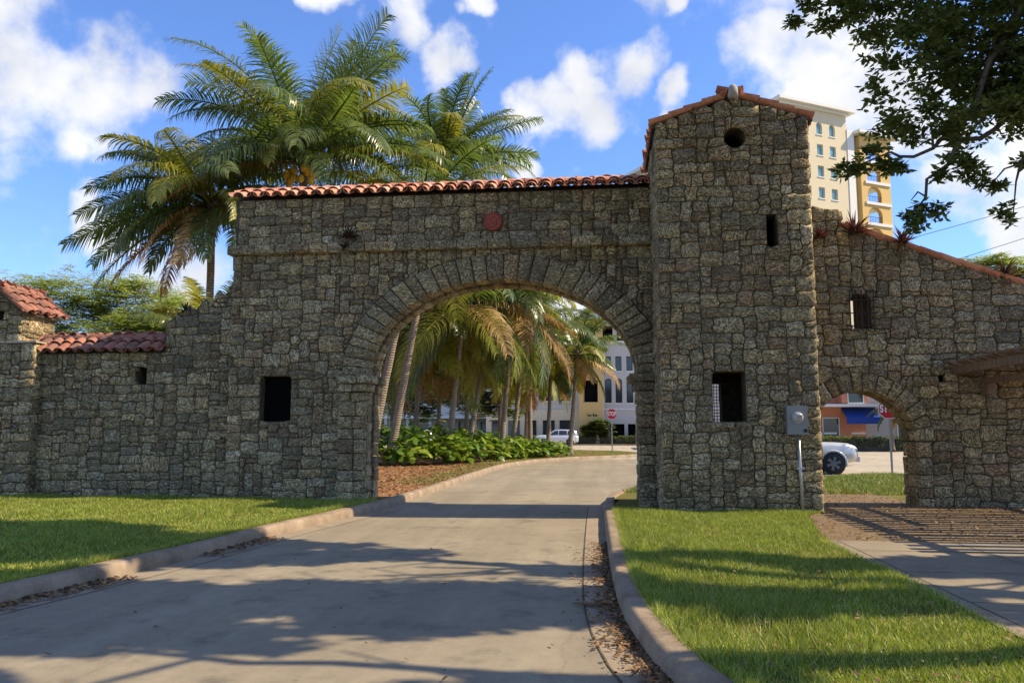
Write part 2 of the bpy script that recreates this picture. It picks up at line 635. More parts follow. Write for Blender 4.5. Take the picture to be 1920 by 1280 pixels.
def smooth_path(pts, step=.35):
    P = [Vector((p[0], p[1])) for p in pts]
    out = []
    for i in range(len(P) - 1):
        p0, p1, p2, p3 = P[max(i - 1, 0)], P[i], P[i + 1], P[min(i + 2, len(P) - 1)]
        n = max(1, int((p2 - p1).length / step))
        for k in range(n):
            t = k / n
            out.append(.5 * ((2 * p1) + (-p0 + p2) * t + (2 * p0 - 5 * p1 + 4 * p2 - p3) * t * t + (-p0 + 3 * p1 - 3 * p2 + p3) * t ** 3))
    out.append(P[-1])
    return out


def offset(path, d):
    """shift to the left of the travel direction for d > 0"""
    out = []
    for i, p in enumerate(path):
        t = (path[min(i + 1, len(path) - 1)] - path[max(i - 1, 0)]).normalized()
        out.append(p + Vector((-t.y, t.x)) * d)
    return out


def inside_poly(poly, x, y):
    x, y = np.asarray(x), np.asarray(y)
    res = np.zeros(x.shape, bool)
    n = len(poly)
    for i in range(n):
        x0, y0 = poly[i]
        x1, y1 = poly[(i + 1) % n]
        c = ((y0 > y) != (y1 > y)) & (x < (x1 - x0) * (y - y0) / ((y1 - y0) or 1e-9) + x0)
        res ^= c
    return res


def kerb(name, path, side, prof=None):
    """side +1: land lies to the left of travel"""
    prof = prof or [(0, -.05), (.006, .06), (.02, .12), (.045, .148), (.075, .155), (.19, .157), (.215, .15), (.22, .05)]
    mb = MB()
    rings = []
    for u, z in prof:
        q = offset(path, side * u)
        rings.append([(p.x, p.y, z + (.014 * mnoise.noise(Vector((p.x * 1.1, p.y * 1.1, u * 9))) if z > .1 else 0)) for p in q])
    n = len(path)
    vs = [v for rg in rings for v in rg]
    fs = []
    for a in range(len(prof) - 1):
        for i in range(n - 1):
            f = (a * n + i, a * n + i + 1, (a + 1) * n + i + 1, (a + 1) * n + i)
            fs.append(f if side < 0 else f[::-1])
    o = obj(name, mesh(name, vs, fs, M['kerb'], True))
    return tag(o, kind='structure')


sheet('ground', [(-1500, -300), (1500, -300), (1500, 2200), (-1500, 2200)], -.06, M['earth'])
sheet('street', [(-140, -30), (140, -30), (140, 91.5), (-140, 91.5)], -.012, M['street'])
sheet('road', [(-12, -12), (8, -12), (3, 2), (2.0, 24), (9, 34), (12, 40), (3, 47), (-6, 44), (-6, 20), (-7, 8)], -.004, M['asphalt'])

LK = smooth_path([(-9, -5), (-6.7, 2), (-5.85, 5.6), (-5.56, 7), (-5.32, 8.5), (-5.16, 10), (-5.02, 12), (-4.82, 13.8), (-4.62, 15.2), (-4.5, 17), (-4.45, 20), (-4.45, 26), (-4.4, 33), (-4.1, 37), (-3.3, 41), (-1.6, 45.2), (.9, 48.7), (2.3, 52), (2.1, 57.5), (-1, 61.5), (-7, 63), (-45, 64)])
RK = smooth_path([(3.4, -1), (1.7, 2.2), (.78, 4.2), (.42, 5.3), (.25, 6.2), (.13, 7.4), (.07, 9.3), (.03, 12), (0, 15), (0, 17), (.15, 18.8), (.65, 20.9), (1.9, 23.2), (4, 25.4), (7.5, 27.6), (12, 29.2), (40, 34)])
kerb('kerb_left', LK, 1)
kerb('kerb_right', RK, -1)
# gutter pan along the right kerb with its seam
gp = [p for p in RK if p.y < 17.5]
gin = offset(gp, .30)
mbg = MB()
n = len(gp)
mbg.add([(p.x, p.y, .004) for p in gp] + [(p.x, p.y, .002) for p in gin], [(i, i + 1, n + i + 1, n + i) for i in range(n - 1)])
tag(mbg.ob('gutter', M['gutter']), kind='structure')
mbg = MB()
gs = offset(gp, .315)
mbg.add([(p.x, p.y, .003) for p in gin] + [(p.x, p.y, .003) for p in gs], [(i, i + 1, n + i + 1, n + i) for i in range(n - 1)])
tag(mbg.ob('gutter_seam', M['mortar']), kind='structure')
gl = [p for p in LK if 4 < p.y < 17]
gin = offset(gl, -.34)
n = len(gl)
mbg = MB()
mbg.add([(p.x, p.y, .004) for p in gl] + [(p.x, p.y, .002) for p in gin], [(i, i + 1, n + i + 1, n + i) for i in range(n - 1)])
tag(mbg.ob('gutter.001', M['gutter']), kind='structure')
tag(sheet('road_marking', [(-.33, 5.0), (-.12, 5.0), (-.12, 5.24), (-.31, 5.25)], .006, flat('worn_yellow_paint', (.55, .48, .27), .8, .35, 30)), kind='structure')

lkb = offset(LK, .205)
rkb = offset(RK, -.205)
lawn_l = [(p.x, p.y) for p in lkb if p.y < 16.9 and p.y > -4] + [(-5.0, 17.0), (-5.0, 17.3), (-45, 17.3), (-45, -4)]
bed = [(p.x, p.y) for p in lkb if p.y >= 16.9] + [(-45, 17.5), (-5.0, 17.5)]
lawn_r = [(p.x, p.y) for p in rkb if p.y < 16.5 and p.y > 1.5] + [(.35, 17.6), (4.2, 17.6), (4.2, 15.4), (3.55, 14.6), (3.0, 11.6), (2.95, 1.5)]
lawn_b = [(p.x, p.y) for p in rkb if p.y >= 17.6] + [(40, 17.6), (.4, 17.6)]
sheet('lawn_left', lawn_l, .125, M['lawn'])
sheet('planting_bed', bed, .12, M['mulch'])
sheet('lawn_right', lawn_r, .125, M['lawn'])
sheet('lawn_rear', lawn_b, .12, M['lawn'])
soil = [(2.96, 11.25), (12, 11.25), (14, 13), (14, 16.9), (6.3, 17.0), (6.3, 20.2), (3.6, 20.6), (3.6, 15), (3.3, 13.2)]
sheet('dirt_path', soil, .132, M['soil'])
path_poly = [(2.95, -3), (11, -3), (11, 11.3), (2.95, 11.3)]
sheet('path', path_poly, .138, M['path'])
mbp = MB()
for x in (3.12, 4.6, 6.2):
    mbp.add([(x, -3, .1405), (x + .012, -3, .1405), (x + .012, 11.3, .1405), (x, 11.3, .1405)], [(0, 1, 2, 3)])
for y in (1.4, 2.9, 4.4, 5.9, 7.4, 8.9, 10.4):
    mbp.add([(3.132, y, .1405), (11, y, .1405), (11, y + .012, .1405), (3.132, y + .012, .1405)], [(0, 1, 2, 3)])
tag(mbp.ob('path_joints', M['mortar']), kind='structure')
far_walk = [(-140, 91.5), (140, 91.5), (140, 94.6), (-140, 94.6)]
sheet('pavement', far_walk, .13, M['path'])
mbp = MB()
mbp.box(-140, 140, 91.3, 91.5, -.05, .14)
tag(mbp.ob('kerb_far', M['kerb']), kind='structure')

# ------------------------------------------------------------------ grass, litter
NR = np.random.default_rng(5)


def blades(name, poly, n, z, h0, h1, w, mat, label, dens=None, box=None):
    xs = [p[0] for p in poly]
    ys = [p[1] for p in poly]
    bx = box or (min(xs), max(xs), min(ys), max(ys))
    x = NR.uniform(bx[0], bx[1], n)
    y = NR.uniform(bx[2], bx[3], n)
    k = inside_poly(poly, x, y)
    if dens is not None:
        k &= NR.uniform(0, 1, n) < dens(x, y)
    x, y = x[k], y[k]
    n = len(x)
    a = NR.uniform(0, 2 * np.pi, n)
    h = NR.uniform(h0, h1, n) * (1 + .35 * np.sin(x * 2.3 + 1.3 * np.sin(y * 1.7)))
    ln = NR.uniform(.25, 1.1, n) * h
    b = NR.uniform(0, 2 * np.pi, n)
    ww = w * (.7 + .6 * NR.uniform(0, 1, n))
    V = np.zeros((n, 3, 3))
    V[:, 0] = np.stack([x - np.cos(a) * ww, y - np.sin(a) * ww, np.full(n, z - .004)], 1)
    V[:, 1] = np.stack([x + np.cos(a) * ww, y + np.sin(a) * ww, np.full(n, z - .004)], 1)
    V[:, 2] = np.stack([x + np.cos(b) * ln, y + np.sin(b) * ln, z + h], 1)
    o = obj(name, tri_mesh(name, V.reshape(-1, 3), np.arange(3 * n).reshape(-1, 3), M[mat]))
    return tag(o, label, 'grass', kind='stuff')


blades('grass', lawn_r, 250000, .125, .025, .075, .0045, 'grass', 'short green lawn grass between the right kerb and the path', dens=lambda x, y: np.clip(1.15 + .9 * np.sin(x * 2.9 + 1.7 * np.sin(y * 1.3)) * np.sin(y * 2.1 + x), .22, 1), box=(.2, 4.2, 3.2, 15.4))
blades('grass', lawn_l, 330000, .125, .03, .075, .008, 'grass', 'sunlit lawn grass in front of the low wall', dens=lambda x, y: np.clip(1.1 + .8 * np.sin(x * 1.9 + 1.7 * np.sin(y * 1.1)) * np.sin(y * 1.7 + x), .25, 1), box=(-17, -4.4, 5.5, 17.0))
blades('grass', lawn_b, 70000, .12, .04, .12, .012, 'grass_far', 'grass seen through the footway arch', box=(.2, 13, 19.5, 29.5))
blades('grass', bed, 60000, .12, .03, .07, .013, 'grass_far', 'patchy grass verge by the planting bed', dens=lambda x, y: np.clip((x + 6.6) / 1.2, 0, 1) * (y > 21.5), box=(-7, 2.2, 19, 62))


def tufts(name, path, side, y0, y1, n, label):
    q = along(path, n, side * .19, side * .30, y0, y1, 1.0)
    x, y = q[:, 0], q[:, 1]
    a, b = NR.uniform(0, 2 * np.pi, n), NR.uniform(0, 2 * np.pi, n)
    h = NR.uniform(.04, .12, n) * (.6 + .6 * np.sin(y * 5 + np.sin(y * 13)) ** 2)
    ln = h * NR.uniform(.4, 1.1, n)
    V = np.zeros((n, 3, 3))
    V[:, 0] = np.stack([x - np.cos(a) * .004, y - np.sin(a) * .004, np.full(n, .13)], 1)
    V[:, 1] = np.stack([x + np.cos(a) * .004, y + np.sin(a) * .004, np.full(n, .13)], 1)
    V[:, 2] = np.stack([x + np.cos(b) * ln, y + np.sin(b) * ln, .13 + h], 1)
    o = obj(name, tri_mesh(name, V.reshape(-1, 3), np.arange(3 * n).reshape(-1, 3), M['grass']))
    return tag(o, label, 'grass', kind='stuff')


def litter(name, x, y, z, s0, s1, label, mat='litter', cat='leaves'):
    n = len(x)
    a = NR.uniform(0, 2 * np.pi, n)
    s = NR.uniform(s0, s1, n)
    u = np.stack([np.cos(a), np.sin(a), NR.uniform(-.5, .5, n)], 1)
    v = np.stack([-np.sin(a), np.cos(a), NR.uniform(-.6, .6, n)], 1)
    c = np.stack([x, y, z + NR.uniform(.008, .02, n)], 1)
    V = np.zeros((n, 6, 3))
    curl = NR.uniform(.0, .5, n)[:, None] * np.array([[0, 0, 1.]])
    V[:, 0] = c - u * s[:, None]
    V[:, 1] = c - u * s[:, None] * .3 + v * s[:, None] * .42 + curl * s[:, None] * .5
    V[:, 2] = c + u * s[:, None] * .4 + v * s[:, None] * .36 + curl * s[:, None] * .6
    V[:, 3] = c + u * s[:, None] + curl * s[:, None] * .4
    V[:, 4] = c + u * s[:, None] * .4 - v * s[:, None] * .36 + curl * s[:, None] * .6
    V[:, 5] = c - u * s[:, None] * .3 - v * s[:, None] * .42 + curl * s[:, None] * .5
    V[:, :, 2] = np.maximum(V[:, :, 2], (np.asarray(z) + .004 * np.ones(n))[:, None])
    F = np.array([[0, 1, 5], [1, 2, 5], [2, 4, 5], [2, 3, 4]])
    F = (F[None] + (np.arange(n) * 6)[:, None, None]).reshape(-1, 3)
    o = obj(name, tri_mesh(name, V.reshape(-1, 3), F, M[mat]))
    return tag(o, label, cat, kind='stuff')


def along(path, n, lo, hi, y0, y1, bias=1.6):
    P = np.array([(p.x, p.y) for p in path if y0 < p.y < y1])
    i = NR.integers(0, len(P) - 1, n)
    f = NR.uniform(0, 1, n)[:, None]
    q = P[i] * (1 - f) + P[i + 1] * f
    t = P[i + 1] - P[i]
    t /= np.linalg.norm(t, axis=1)[:, None]
    d = lo + (hi - lo) * NR.uniform(0, 1, n)[:, None] ** bias if bias else lo + NR.exponential(hi, n)[:, None]
    return q + np.stack([-t[:, 1], t[:, 0]], 1) * d


tufts('grass', RK, -1, 3.5, 15, 9000, 'ragged grass fringe overhanging the right kerb')
tufts('grass', LK, 1, 6, 15, 9000, 'ragged grass fringe overhanging the left kerb')
q = along(RK, 6500, -.01, .085, 3.6, 11.6, 0)
q = q[NR.uniform(0, 1, len(q)) < np.clip(1.25 - (q[:, 1] - 4) / 9, 0, 1) * (.45 + .55 * np.sin(q[:, 1] * 2.3 + np.sin(q[:, 1] * 5)) ** 2)]
litter('fallen_leaves', q[:, 0], q[:, 1], .006, .014, .034, 'brown fallen leaves heaped in the gutter by the right kerb')
q = along(LK, 800, -.02, -.3, 6.5, 12.5)
q = q[(np.sin(q[:, 1] * 1.9) > -.2)]
litter('fallen_leaves', q[:, 0], q[:, 1], .006, .02, .045, 'brown fallen leaves along the left gutter')
x, y = NR.uniform(.3, 3.2, 900), NR.uniform(3.5, 12, 900)
k = inside_poly(lawn_r, x, y) & (NR.uniform(0, 1, 900) < np.where((x > 2.7) | (y < 5.8), .9, .28))
litter('fallen_leaves', x[k], y[k], .165, .012, .03, 'dry leaves scattered over the grass by the path')
x, y = NR.uniform(2.9, 12, 5200), NR.uniform(11.2, 20.5, 5200)
k = inside_poly(soil, x, y)
litter('fallen_leaves', x[k], y[k], .134, .012, .035, 'leaf litter covering the dirt before the footway arch')
x, y = NR.uniform(-14, -4.6, 9000), NR.uniform(17.8, 36, 9000)
k = inside_poly(bed, x, y)
litter('mulch_chips', x[k], y[k], .122, .03, .07, 'orange brown mulch and dry leaves under the palms', cat='mulch')
x, y = NR.uniform(-4.6, 0, 70), NR.uniform(4.2, 13, 70)
litter('fallen_leaves', x, y, .002, .012, .03, 'few small dry leaves lying on the asphalt')
mbt = MB()
mbt.tube([(-.29, 7.55, .02), (-.2, 7.5, .035), (-.1, 7.46, .03), (-.02, 7.5, .05), (.06, 7.47, .03)], [.008, .014, .012, .01, .005], 6)
mbt.tube([(-.12, 7.47, .03), (-.07, 7.58, .04), (-.02, 7.6, .03)], [.009, .008, .004], 5)
tag(mbt.ob('fallen_twig', M['litter'], smooth=True), 'curled brown palm sheath lying on the gutter seam', 'twig')

# ------------------------------------------------------------------ coral-rock masonry
SIZES = [((3, 2), 9), ((4, 2), 6), ((3, 3), 6), ((2, 2), 9), ((4, 3), 5), ((5, 2), 3), ((2, 1), 4), ((3, 1), 4), ((2, 3), 5), ((5, 3), 2), ((4, 4), 1), ((1, 2), 2), ((2, 4), 1)]


def ashlar(s0, s1, t0, top, holes, rng, cell=(.110, .097), gap=.0062, jit=.026, scale_up=None):
    """random coursed rubble: polygons in wall coordinates fitted round the openings"""
    tmax = max(top(s0), top(s1), top((s0 + s1) / 2), *[top(s0 + (s1 - s0) * k / 20) for k in range(21)])
    nx = max(2, round((s1 - s0) / cell[0]))
    ny = max(2, round((tmax - t0) / cell[1]))
    cx, cy = (s1 - s0) / nx, (tmax - t0) / ny

    def inside(s, t):
        if t > top(s):
            return False
        for h in holes:
            if h[0] == 'rect':
                if h[1] < s < h[2] and h[3] < t < h[4]:
                    return False
            else:
                _, cs, ct, A, B, full, jamb = h
                if full or t >= ct:
                    if ((s - cs) / A) ** 2 + ((t - ct) / B) ** 2 < 1:
                        return False
                elif abs(s - cs) < jamb:
                    return False
        return True
    ok = np.array([[inside(s0 + (i + .5) * cx, t0 + (j + .5) * cy) for j in range(ny)] for i in range(nx)])

    def snap(s, t):
        best, bd = None, 1.15 * math.hypot(cx, cy) * .8

        def cand(a, b):
            nonlocal best, bd
            dd = math.hypot(a - s, b - t)
            if dd < bd:
                best, bd = (a, b), dd
        tp = top(s)
        cand(s, tp)
        for h in holes:
            if h[0] == 'rect':
                _, a, b, c, d_ = h
                sc, tcl = min(max(s, a), b), min(max(t, c), d_)
                for q in ((a, tcl), (b, tcl), (sc, c), (sc, d_)):
                    cand(*q)
            else:
                _, cs, ct, A, B, full, jamb = h
                if full or t >= ct - .02:
                    k = math.sqrt(((s - cs) / A) ** 2 + ((t - ct) / B) ** 2) or 1
                    cand(cs + (s - cs) / k, ct + (t - ct) / k)
                else:
                    cand(cs - jamb, t)
                    cand(cs + jamb, t)
        return best
    P = {}
    for i in range(nx + 1):
        for j in range(ny + 1):
            s, t = s0 + i * cx, t0 + j * cy
            cells = [(i + a, j + b) for a in (-1, 0) for b in (-1, 0)]
            inn = [0 <= a < nx and 0 <= b < ny and ok[a, b] for a, b in cells]
            if all(inn):
                w = mnoise.noise_vector(Vector((s * 1.3, t * 1.3, s0 * 3.1)))
                s += rng.uniform(-jit, jit) + w.x * .035
                t += rng.uniform(-jit, jit) * .8 + w.y * .03
            elif any(inn):
                q = snap(s, t)
                if q:
                    s, t = q
                if i in (0, nx):
                    s = s0 + i * cx
                if j == 0:
                    t = t0
                if i not in (0, nx) and not q:
                    s += rng.uniform(-jit, jit)
                if j not in (0, ny) and not q:
                    t += rng.uniform(-jit, jit)
            P[i, j] = (s, t)
    free = ok.copy()
    out = []
    opts = [o for o, w in SIZES for _ in range(w)]
    for j in range(ny):
        for i in range(nx):
            if not free[i, j]:
                continue
            w, h = rng.choice(opts)
            mw = 1
            while mw < w and i + mw < nx and free[i + mw, j]:
                mw += 1
            # swallow a sliver that would be left on the right
            if i + mw < nx and free[i + mw, j] and (i + mw + 1 >= nx or not free[i + mw + 1, j]):
                mw += 1
            mh = 1
            while mh < h and j + mh < ny and free[i:i + mw, j + mh].all():
                mh += 1
            if j + mh < ny and free[i:i + mw, j + mh].all() and (j + mh + 1 >= ny or not free[i:i + mw, j + mh + 1].any()):
                mh += 1
            free[i:i + mw, j:j + mh] = False
            ring = [(i + a, j) for a in range(mw)] + [(i + mw, j + b) for b in range(mh)] + [(i + mw - a, j + mh) for a in range(mw)] + [(i, j + mh - b) for b in range(mh)]
            poly = []
            for (a, b) in ring:
                s, t = P[a, b]
                g = gap * rng.uniform(.6, 1.5)
                corner = a in (i, i + mw) and b in (j, j + mh)
                g2 = g + (.007 if corner else 0)
                if a == i:
                    s += g2
                if a == i + mw:
                    s -= g2
                if b == j:
                    t += g2
                if b == j + mh:
                    t -= g2
                poly.append((s, t))
            if area(poly) > .004:
                out.append(poly)
    return out


def area(poly):
    return abs(sum(a[0] * b[1] - b[0] * a[1] for a, b in zip(poly, poly[1:] + poly[:1]))) / 2


def stone_geo(poly, place, rng, proud=None, back=.16, bevel=.014, rough=.009):
    n = len(poly)
    cs, ct = sum(p[0] for p in poly) / n, sum(p[1] for p in poly) / n
    hw = max(.03, max(abs(p[0] - cs) for p in poly))
    hh = max(.03, max(abs(p[1] - ct) for p in poly))
    pr = rng.uniform(-.008, .018) if proud is None else proud
    tilt_s, tilt_t = rng.uniform(-.012, .012), rng.uniform(-.01, .01)

    def dd(s, t):
        return pr + tilt_s * (s - cs) / hw + tilt_t * (t - ct) / hh
    vs = []
    b1 = 1 - min(.5, bevel / hw), 1 - min(.5, bevel / hh)
    for s, t in poly:
        vs.append(place(s, t, -back))
    for s, t in poly:
        vs.append(place(s, t, dd(s, t) - bevel * rng.uniform(.7, 1.5)))
    for s, t in poly:
        a, b = cs + (s - cs) * b1[0], ct + (t - ct) * b1[1]
        vs.append(place(a, b, dd(s, t) + rng.uniform(-rough, rough) * .6))
    for s, t in poly:
        a, b = cs + (s - cs) * .52, ct + (t - ct) * .52
        vs.append(place(a, b, dd(a, b) + .006 + rng.uniform(-rough, rough)))
    vs.append(place(cs, ct, pr + .008 + rng.uniform(-rough, rough)))
    fs = []
    for r in range(3):
        for i in range(n):
            k = (i + 1) % n
            fs.append((r * n + i, r * n + k, (r + 1) * n + k, (r + 1) * n + i))
    for i in range(n):
        fs.append((3 * n + i, 3 * n + (i + 1) % n, 4 * n))
    return area(poly), vs, fs


def emit(parent, geos, name='stone', limit=295, mat='stone'):
    """each block an object of its own; the smallest ones past the limit joined"""
    base = parent.matrix_basis.translation
    geos = sorted(geos, key=lambda g: -g[0])
    for k, (_, vs, fs) in enumerate(geos[:limit]):
        c = Vector((sum(v[0] for v in vs) / len(vs), sum(v[1] for v in vs) / len(vs), sum(v[2] for v in vs) / len(vs)))
        me = mesh(name, [Vector(v) - c for v in vs], fs, M[mat], True)
        obj(name, me, parent, c - base)
    if len(geos) > limit:
        mb = MB()
        for _, vs, fs in geos[limit:]:
            mb.add([Vector(v) - base for v in vs], fs)
        tag(mb.ob('chinking_' + name, M[mat], parent, smooth=True), kind='stuff')


def core(parent, loops, y0, y1, name='wall_core'):
    vs, fs = filled(loops, y0, y1)
    b = parent.matrix_basis.translation
    return obj(name, mesh(name, [Vector(v) - b for v in vs], fs, M['mortar']), parent)


def front(Y):
    return lambda s, t, d: (s, Y - d, t)


def side_right(X):      # faces +X; s runs along +Y
    return lambda s, t, d: (X + d, s, t)


def side_left(X):       # faces -X
    return lambda s, t, d: (X - d, s, t)


def arc(cs, ct, a, b, th0, th1, n):
    return [(cs + a * math.cos(th0 + (th1 - th0) * k / n), ct + b * math.sin(th0 + (th1 - th0) * k / n)) for k in range(n + 1)]


def voussoirs(cs, ct, a, b, th, n, rng, gap=.009):
    """wedge stones of an arch ring"""
    cuts = [0]
    for k in range(n):
        cuts.append(cuts[-1] + rng.uniform(.75, 1.3))
    cuts = [c / cuts[-1] * math.pi for c in cuts]
    out = []
    for t0, t1 in zip(cuts, cuts[1:]):
        g = gap / a
        t0, t1 = t0 + g, t1 - g
        o = th + rng.uniform(-.012, .012)
        inner = [(cs + (a + rng.uniform(0, .012)) * math.cos(t), ct + b * math.sin(t)) for t in (t0, (t0 + t1) / 2, t1)]
        outer = [(cs + (a + o) * math.cos(t), ct + (b + o) * math.sin(t)) for t in (t1, (t0 + t1) / 2, t0)]
        mid = [((inner[2][0] + outer[0][0]) / 2, (inner[2][1] + outer[0][1]) / 2), ((inner[0][0] + outer[2][0]) / 2, (inner[0][1] + outer[2][1]) / 2)]
        out.append(inner + [mid[0]] + outer + [mid[1]])
    return out


def course(s0, s1, t0, t1, rng, lo, hi, gap=.007):
    """one course of squared blocks"""
    out, s = [], s0
    while s < s1 - .02:
        e = s + rng.uniform(lo, hi)
        if s1 - e < lo * .7:
            e = s1
        m = (s + e) / 2
        j = lambda: rng.uniform(-.008, .008)
        out.append([(s + gap, t0 + j()), (m, t0 + j()), (e - gap, t0 + j()), (e - gap + j(), (t0 + t1) / 2), (e - gap, t1 + j()), (m, t1 + j()), (s + gap, t1 + j()), (s + gap + j(), (t0 + t1) / 2)])
        s = e
    return out


# ------------------------------------------------------------------ clay tile roofs
def tile_me(name, r0, r1, ln, mat, n=7, th=.016):
    vs, fs = [], []
    for y, r in ((0, r0), (ln, r1)):
        for rr in (r, r - th):
            for k in range(n + 1):
                a = math.pi * k / n
                vs.append((rr * math.cos(a), y, rr * math.sin(a) * .82))
    m = n + 1
    for k in range(n):
        fs += [(k, k + 1, 2 * m + k + 1, 2 * m + k), (m + k + 1, m + k, 3 * m + k, 3 * m + k + 1), (k + 1, k, m + k, m + k + 1), (2 * m + k, 2 * m + k + 1, 3 * m + k + 1, 3 * m + k)]
    fs += [(0, 2 * m, 3 * m, m), (n, m + n, 3 * m + n, 2 * m + n)]
    return mesh(name, vs, fs, mat, False)


TILE = {k: tile_me('roof_tile', .135, .112, .46, M[k]) for k in ('tile', 'tile_dark')}


def tiles(parent, p0, along, up, ncol, nrow, kind, rng, step=.3, row=.37, pans=True, jitter=1.7):
    """barrel tiles laid up a slope: p0 eave corner, unit vectors along the eave and up the slope"""
    along, up = Vector(along).normalized(), Vector(up).normalized()
    nrm = along.cross(up).normalized()
    if nrm.z < 0:
        nrm = -nrm
    xa = up.cross(nrm)
    base = parent.matrix_basis.translation
    B = Matrix((xa, up, nrm)).transposed().to_4x4()
    for c in range(ncol + (1 if pans else 0)):
        for r in range(nrow):
            for pan in (False, True):
                if pan and (not pans):
                    continue
                if not pan and c >= ncol:
                    continue
                a = (c + (0 if pan else .5)) * step
                q = Vector(p0) + along * a + up * (r * row - (0.03 if not pan else 0) + rng.uniform(-.02, .02) * jitter) + nrm * ((.012 if pan else .03) + r * .022 * (1 if not pan else .6))
                mtx = Matrix.Translation(q - base) @ B @ Matrix.Rotation(rng.uniform(-.03, .03) * jitter, 4, 'Z') @ Matrix.Rotation(-R(3.0), 4, 'X')
                if pan:
                    mtx = mtx @ Matrix.Translation((0, 0, .105)) @ Matrix.Rotation(math.pi, 4, 'Y')
                o = bpy.data.objects.new('roof_tile' if not pan else 'pan_tile', TILE[kind])
                o.parent = parent
                o.matrix_basis = mtx
                COL.objects.link(o)


def ridge(parent, p0, p1, kind, rng, step=.38):
    p0, p1 = Vector(p0), Vector(p1)
    d = p1 - p0
    n = max(1, round(d.length / step))
    dn = d.normalized()
    xa = dn.cross(Vector((0, 0, 1))).normalized()
    za = xa.cross(dn)
    B = Matrix((xa, dn, za)).transposed().to_4x4()
    base = parent.matrix_basis.translation
    for k in range(n):
        o = bpy.data.objects.new('ridge_tile', TILE[kind])
        o.parent = parent
        o.matrix_basis = Matrix.Translation(p0 + dn * (k * d.length / n) - base + Vector((0, 0, rng.uniform(0, .012)))) @ B @ Matrix.Rotation(-R(2.5), 4, 'X') @ Matrix.Scale(1.12, 4)
        COL.objects.link(o)


def slab(parent, pts, name, mat, th=.05):
    """thin roof deck from a quad"""
    b = parent.matrix_basis.translation
    p = [Vector(q) - b for q in pts]
    n = (p[1] - p[0]).cross(p[3] - p[0]).normalized() * th
    if n.z > 0:
        n = -n
    vs = p + [q + n for q in p]
    return obj(name, mesh(name, vs, [(0, 1, 2, 3), (7, 6, 5, 4), (0, 4, 5, 1), (1, 5, 6, 2), (2, 6, 7, 3), (3, 7, 4, 0)], mat), parent)


def rect(a, b, c, d):
    return [(a, c), (b, c), (b, d), (a, d)]


# ================================================================== the gateway
rng = random.Random(11)
YW = 16.8
arch_wall = thing('gateway_arch', (-3.6, 17.3, 0), 'coral-rock gateway wall with wide road arch and red tile coping', 'gateway')
CS, CT, AA, AB, ATH = -2.18, 2.80, 2.92, 2.07, .56
WALL_TOP = 6.86
hole_arch = [(CS + AA + .1, -.2)] + arc(CS, CT, AA + .1, AB + .1, 0, math.pi, 40) + [(CS - AA - .1, -.2)]
win_main = (-7.55, -6.84, 1.81, 2.81)
outer = [(-8.26, -.2), (CS - AA - .1, -.2)] + [p for p in arc(CS, CT, AA + .1, AB + .1, math.pi, 0, 40)] + [(CS + AA + .1, -.2), (1.2, -.2), (1.2, WALL_TOP - .02), (-8.26, WALL_TOP - .02)]
core(arch_wall, [outer, rect(*win_main)], YW + .024, 17.66)
core(arch_wall, [rect(-7.75, -6.64, 1.6, 3.0)], 17.67, 17.78, 'window_shade_panel').data.materials[0] = M['window_dark']  # black panel puts the darkness of the niche into its colour
g = []
top_spandrel = 5.57
# field below the string course
for poly in ashlar(-8.3, 1.12, 0.0, lambda s: top_spandrel, [('ell', CS, CT, AA + ATH, AB + ATH, False, AA + .60), ('rect',) + win_main], rng):
    g.append(stone_geo(poly, front(YW), rng))
# parapet above the string course
for poly in ashlar(-8.2, 1.12, 5.77, lambda s: WALL_TOP - .02, [('ell', -2.33, 6.17, .215, .215, True, 0)], rng, cell=(.125, .10)):
    g.append(stone_geo(poly, front(YW), rng))
emit(arch_wall, g)
g = [stone_geo(p, front(YW - .15), rng, back=.3) for p in course(-8.38, 1.1, 5.56, 5.76, rng, .34, .72)]
emit(arch_wall, g, 'string_course_stone')
# voussoirs: a front ring, and a second ring behind a shadow groove
g = [stone_geo(p, front(YW - .05), rng, back=.43, bevel=.02) for p in voussoirs(CS, CT, AA, AB, ATH, 33, rng)]
emit(arch_wall, g, 'voussoir')
g = [stone_geo(p, front(17.38), rng, back=.40) for p in voussoirs(CS, CT, AA - .02, AB - .02, .3, 30, rng)]
emit(arch_wall, g, 'inner_voussoir')
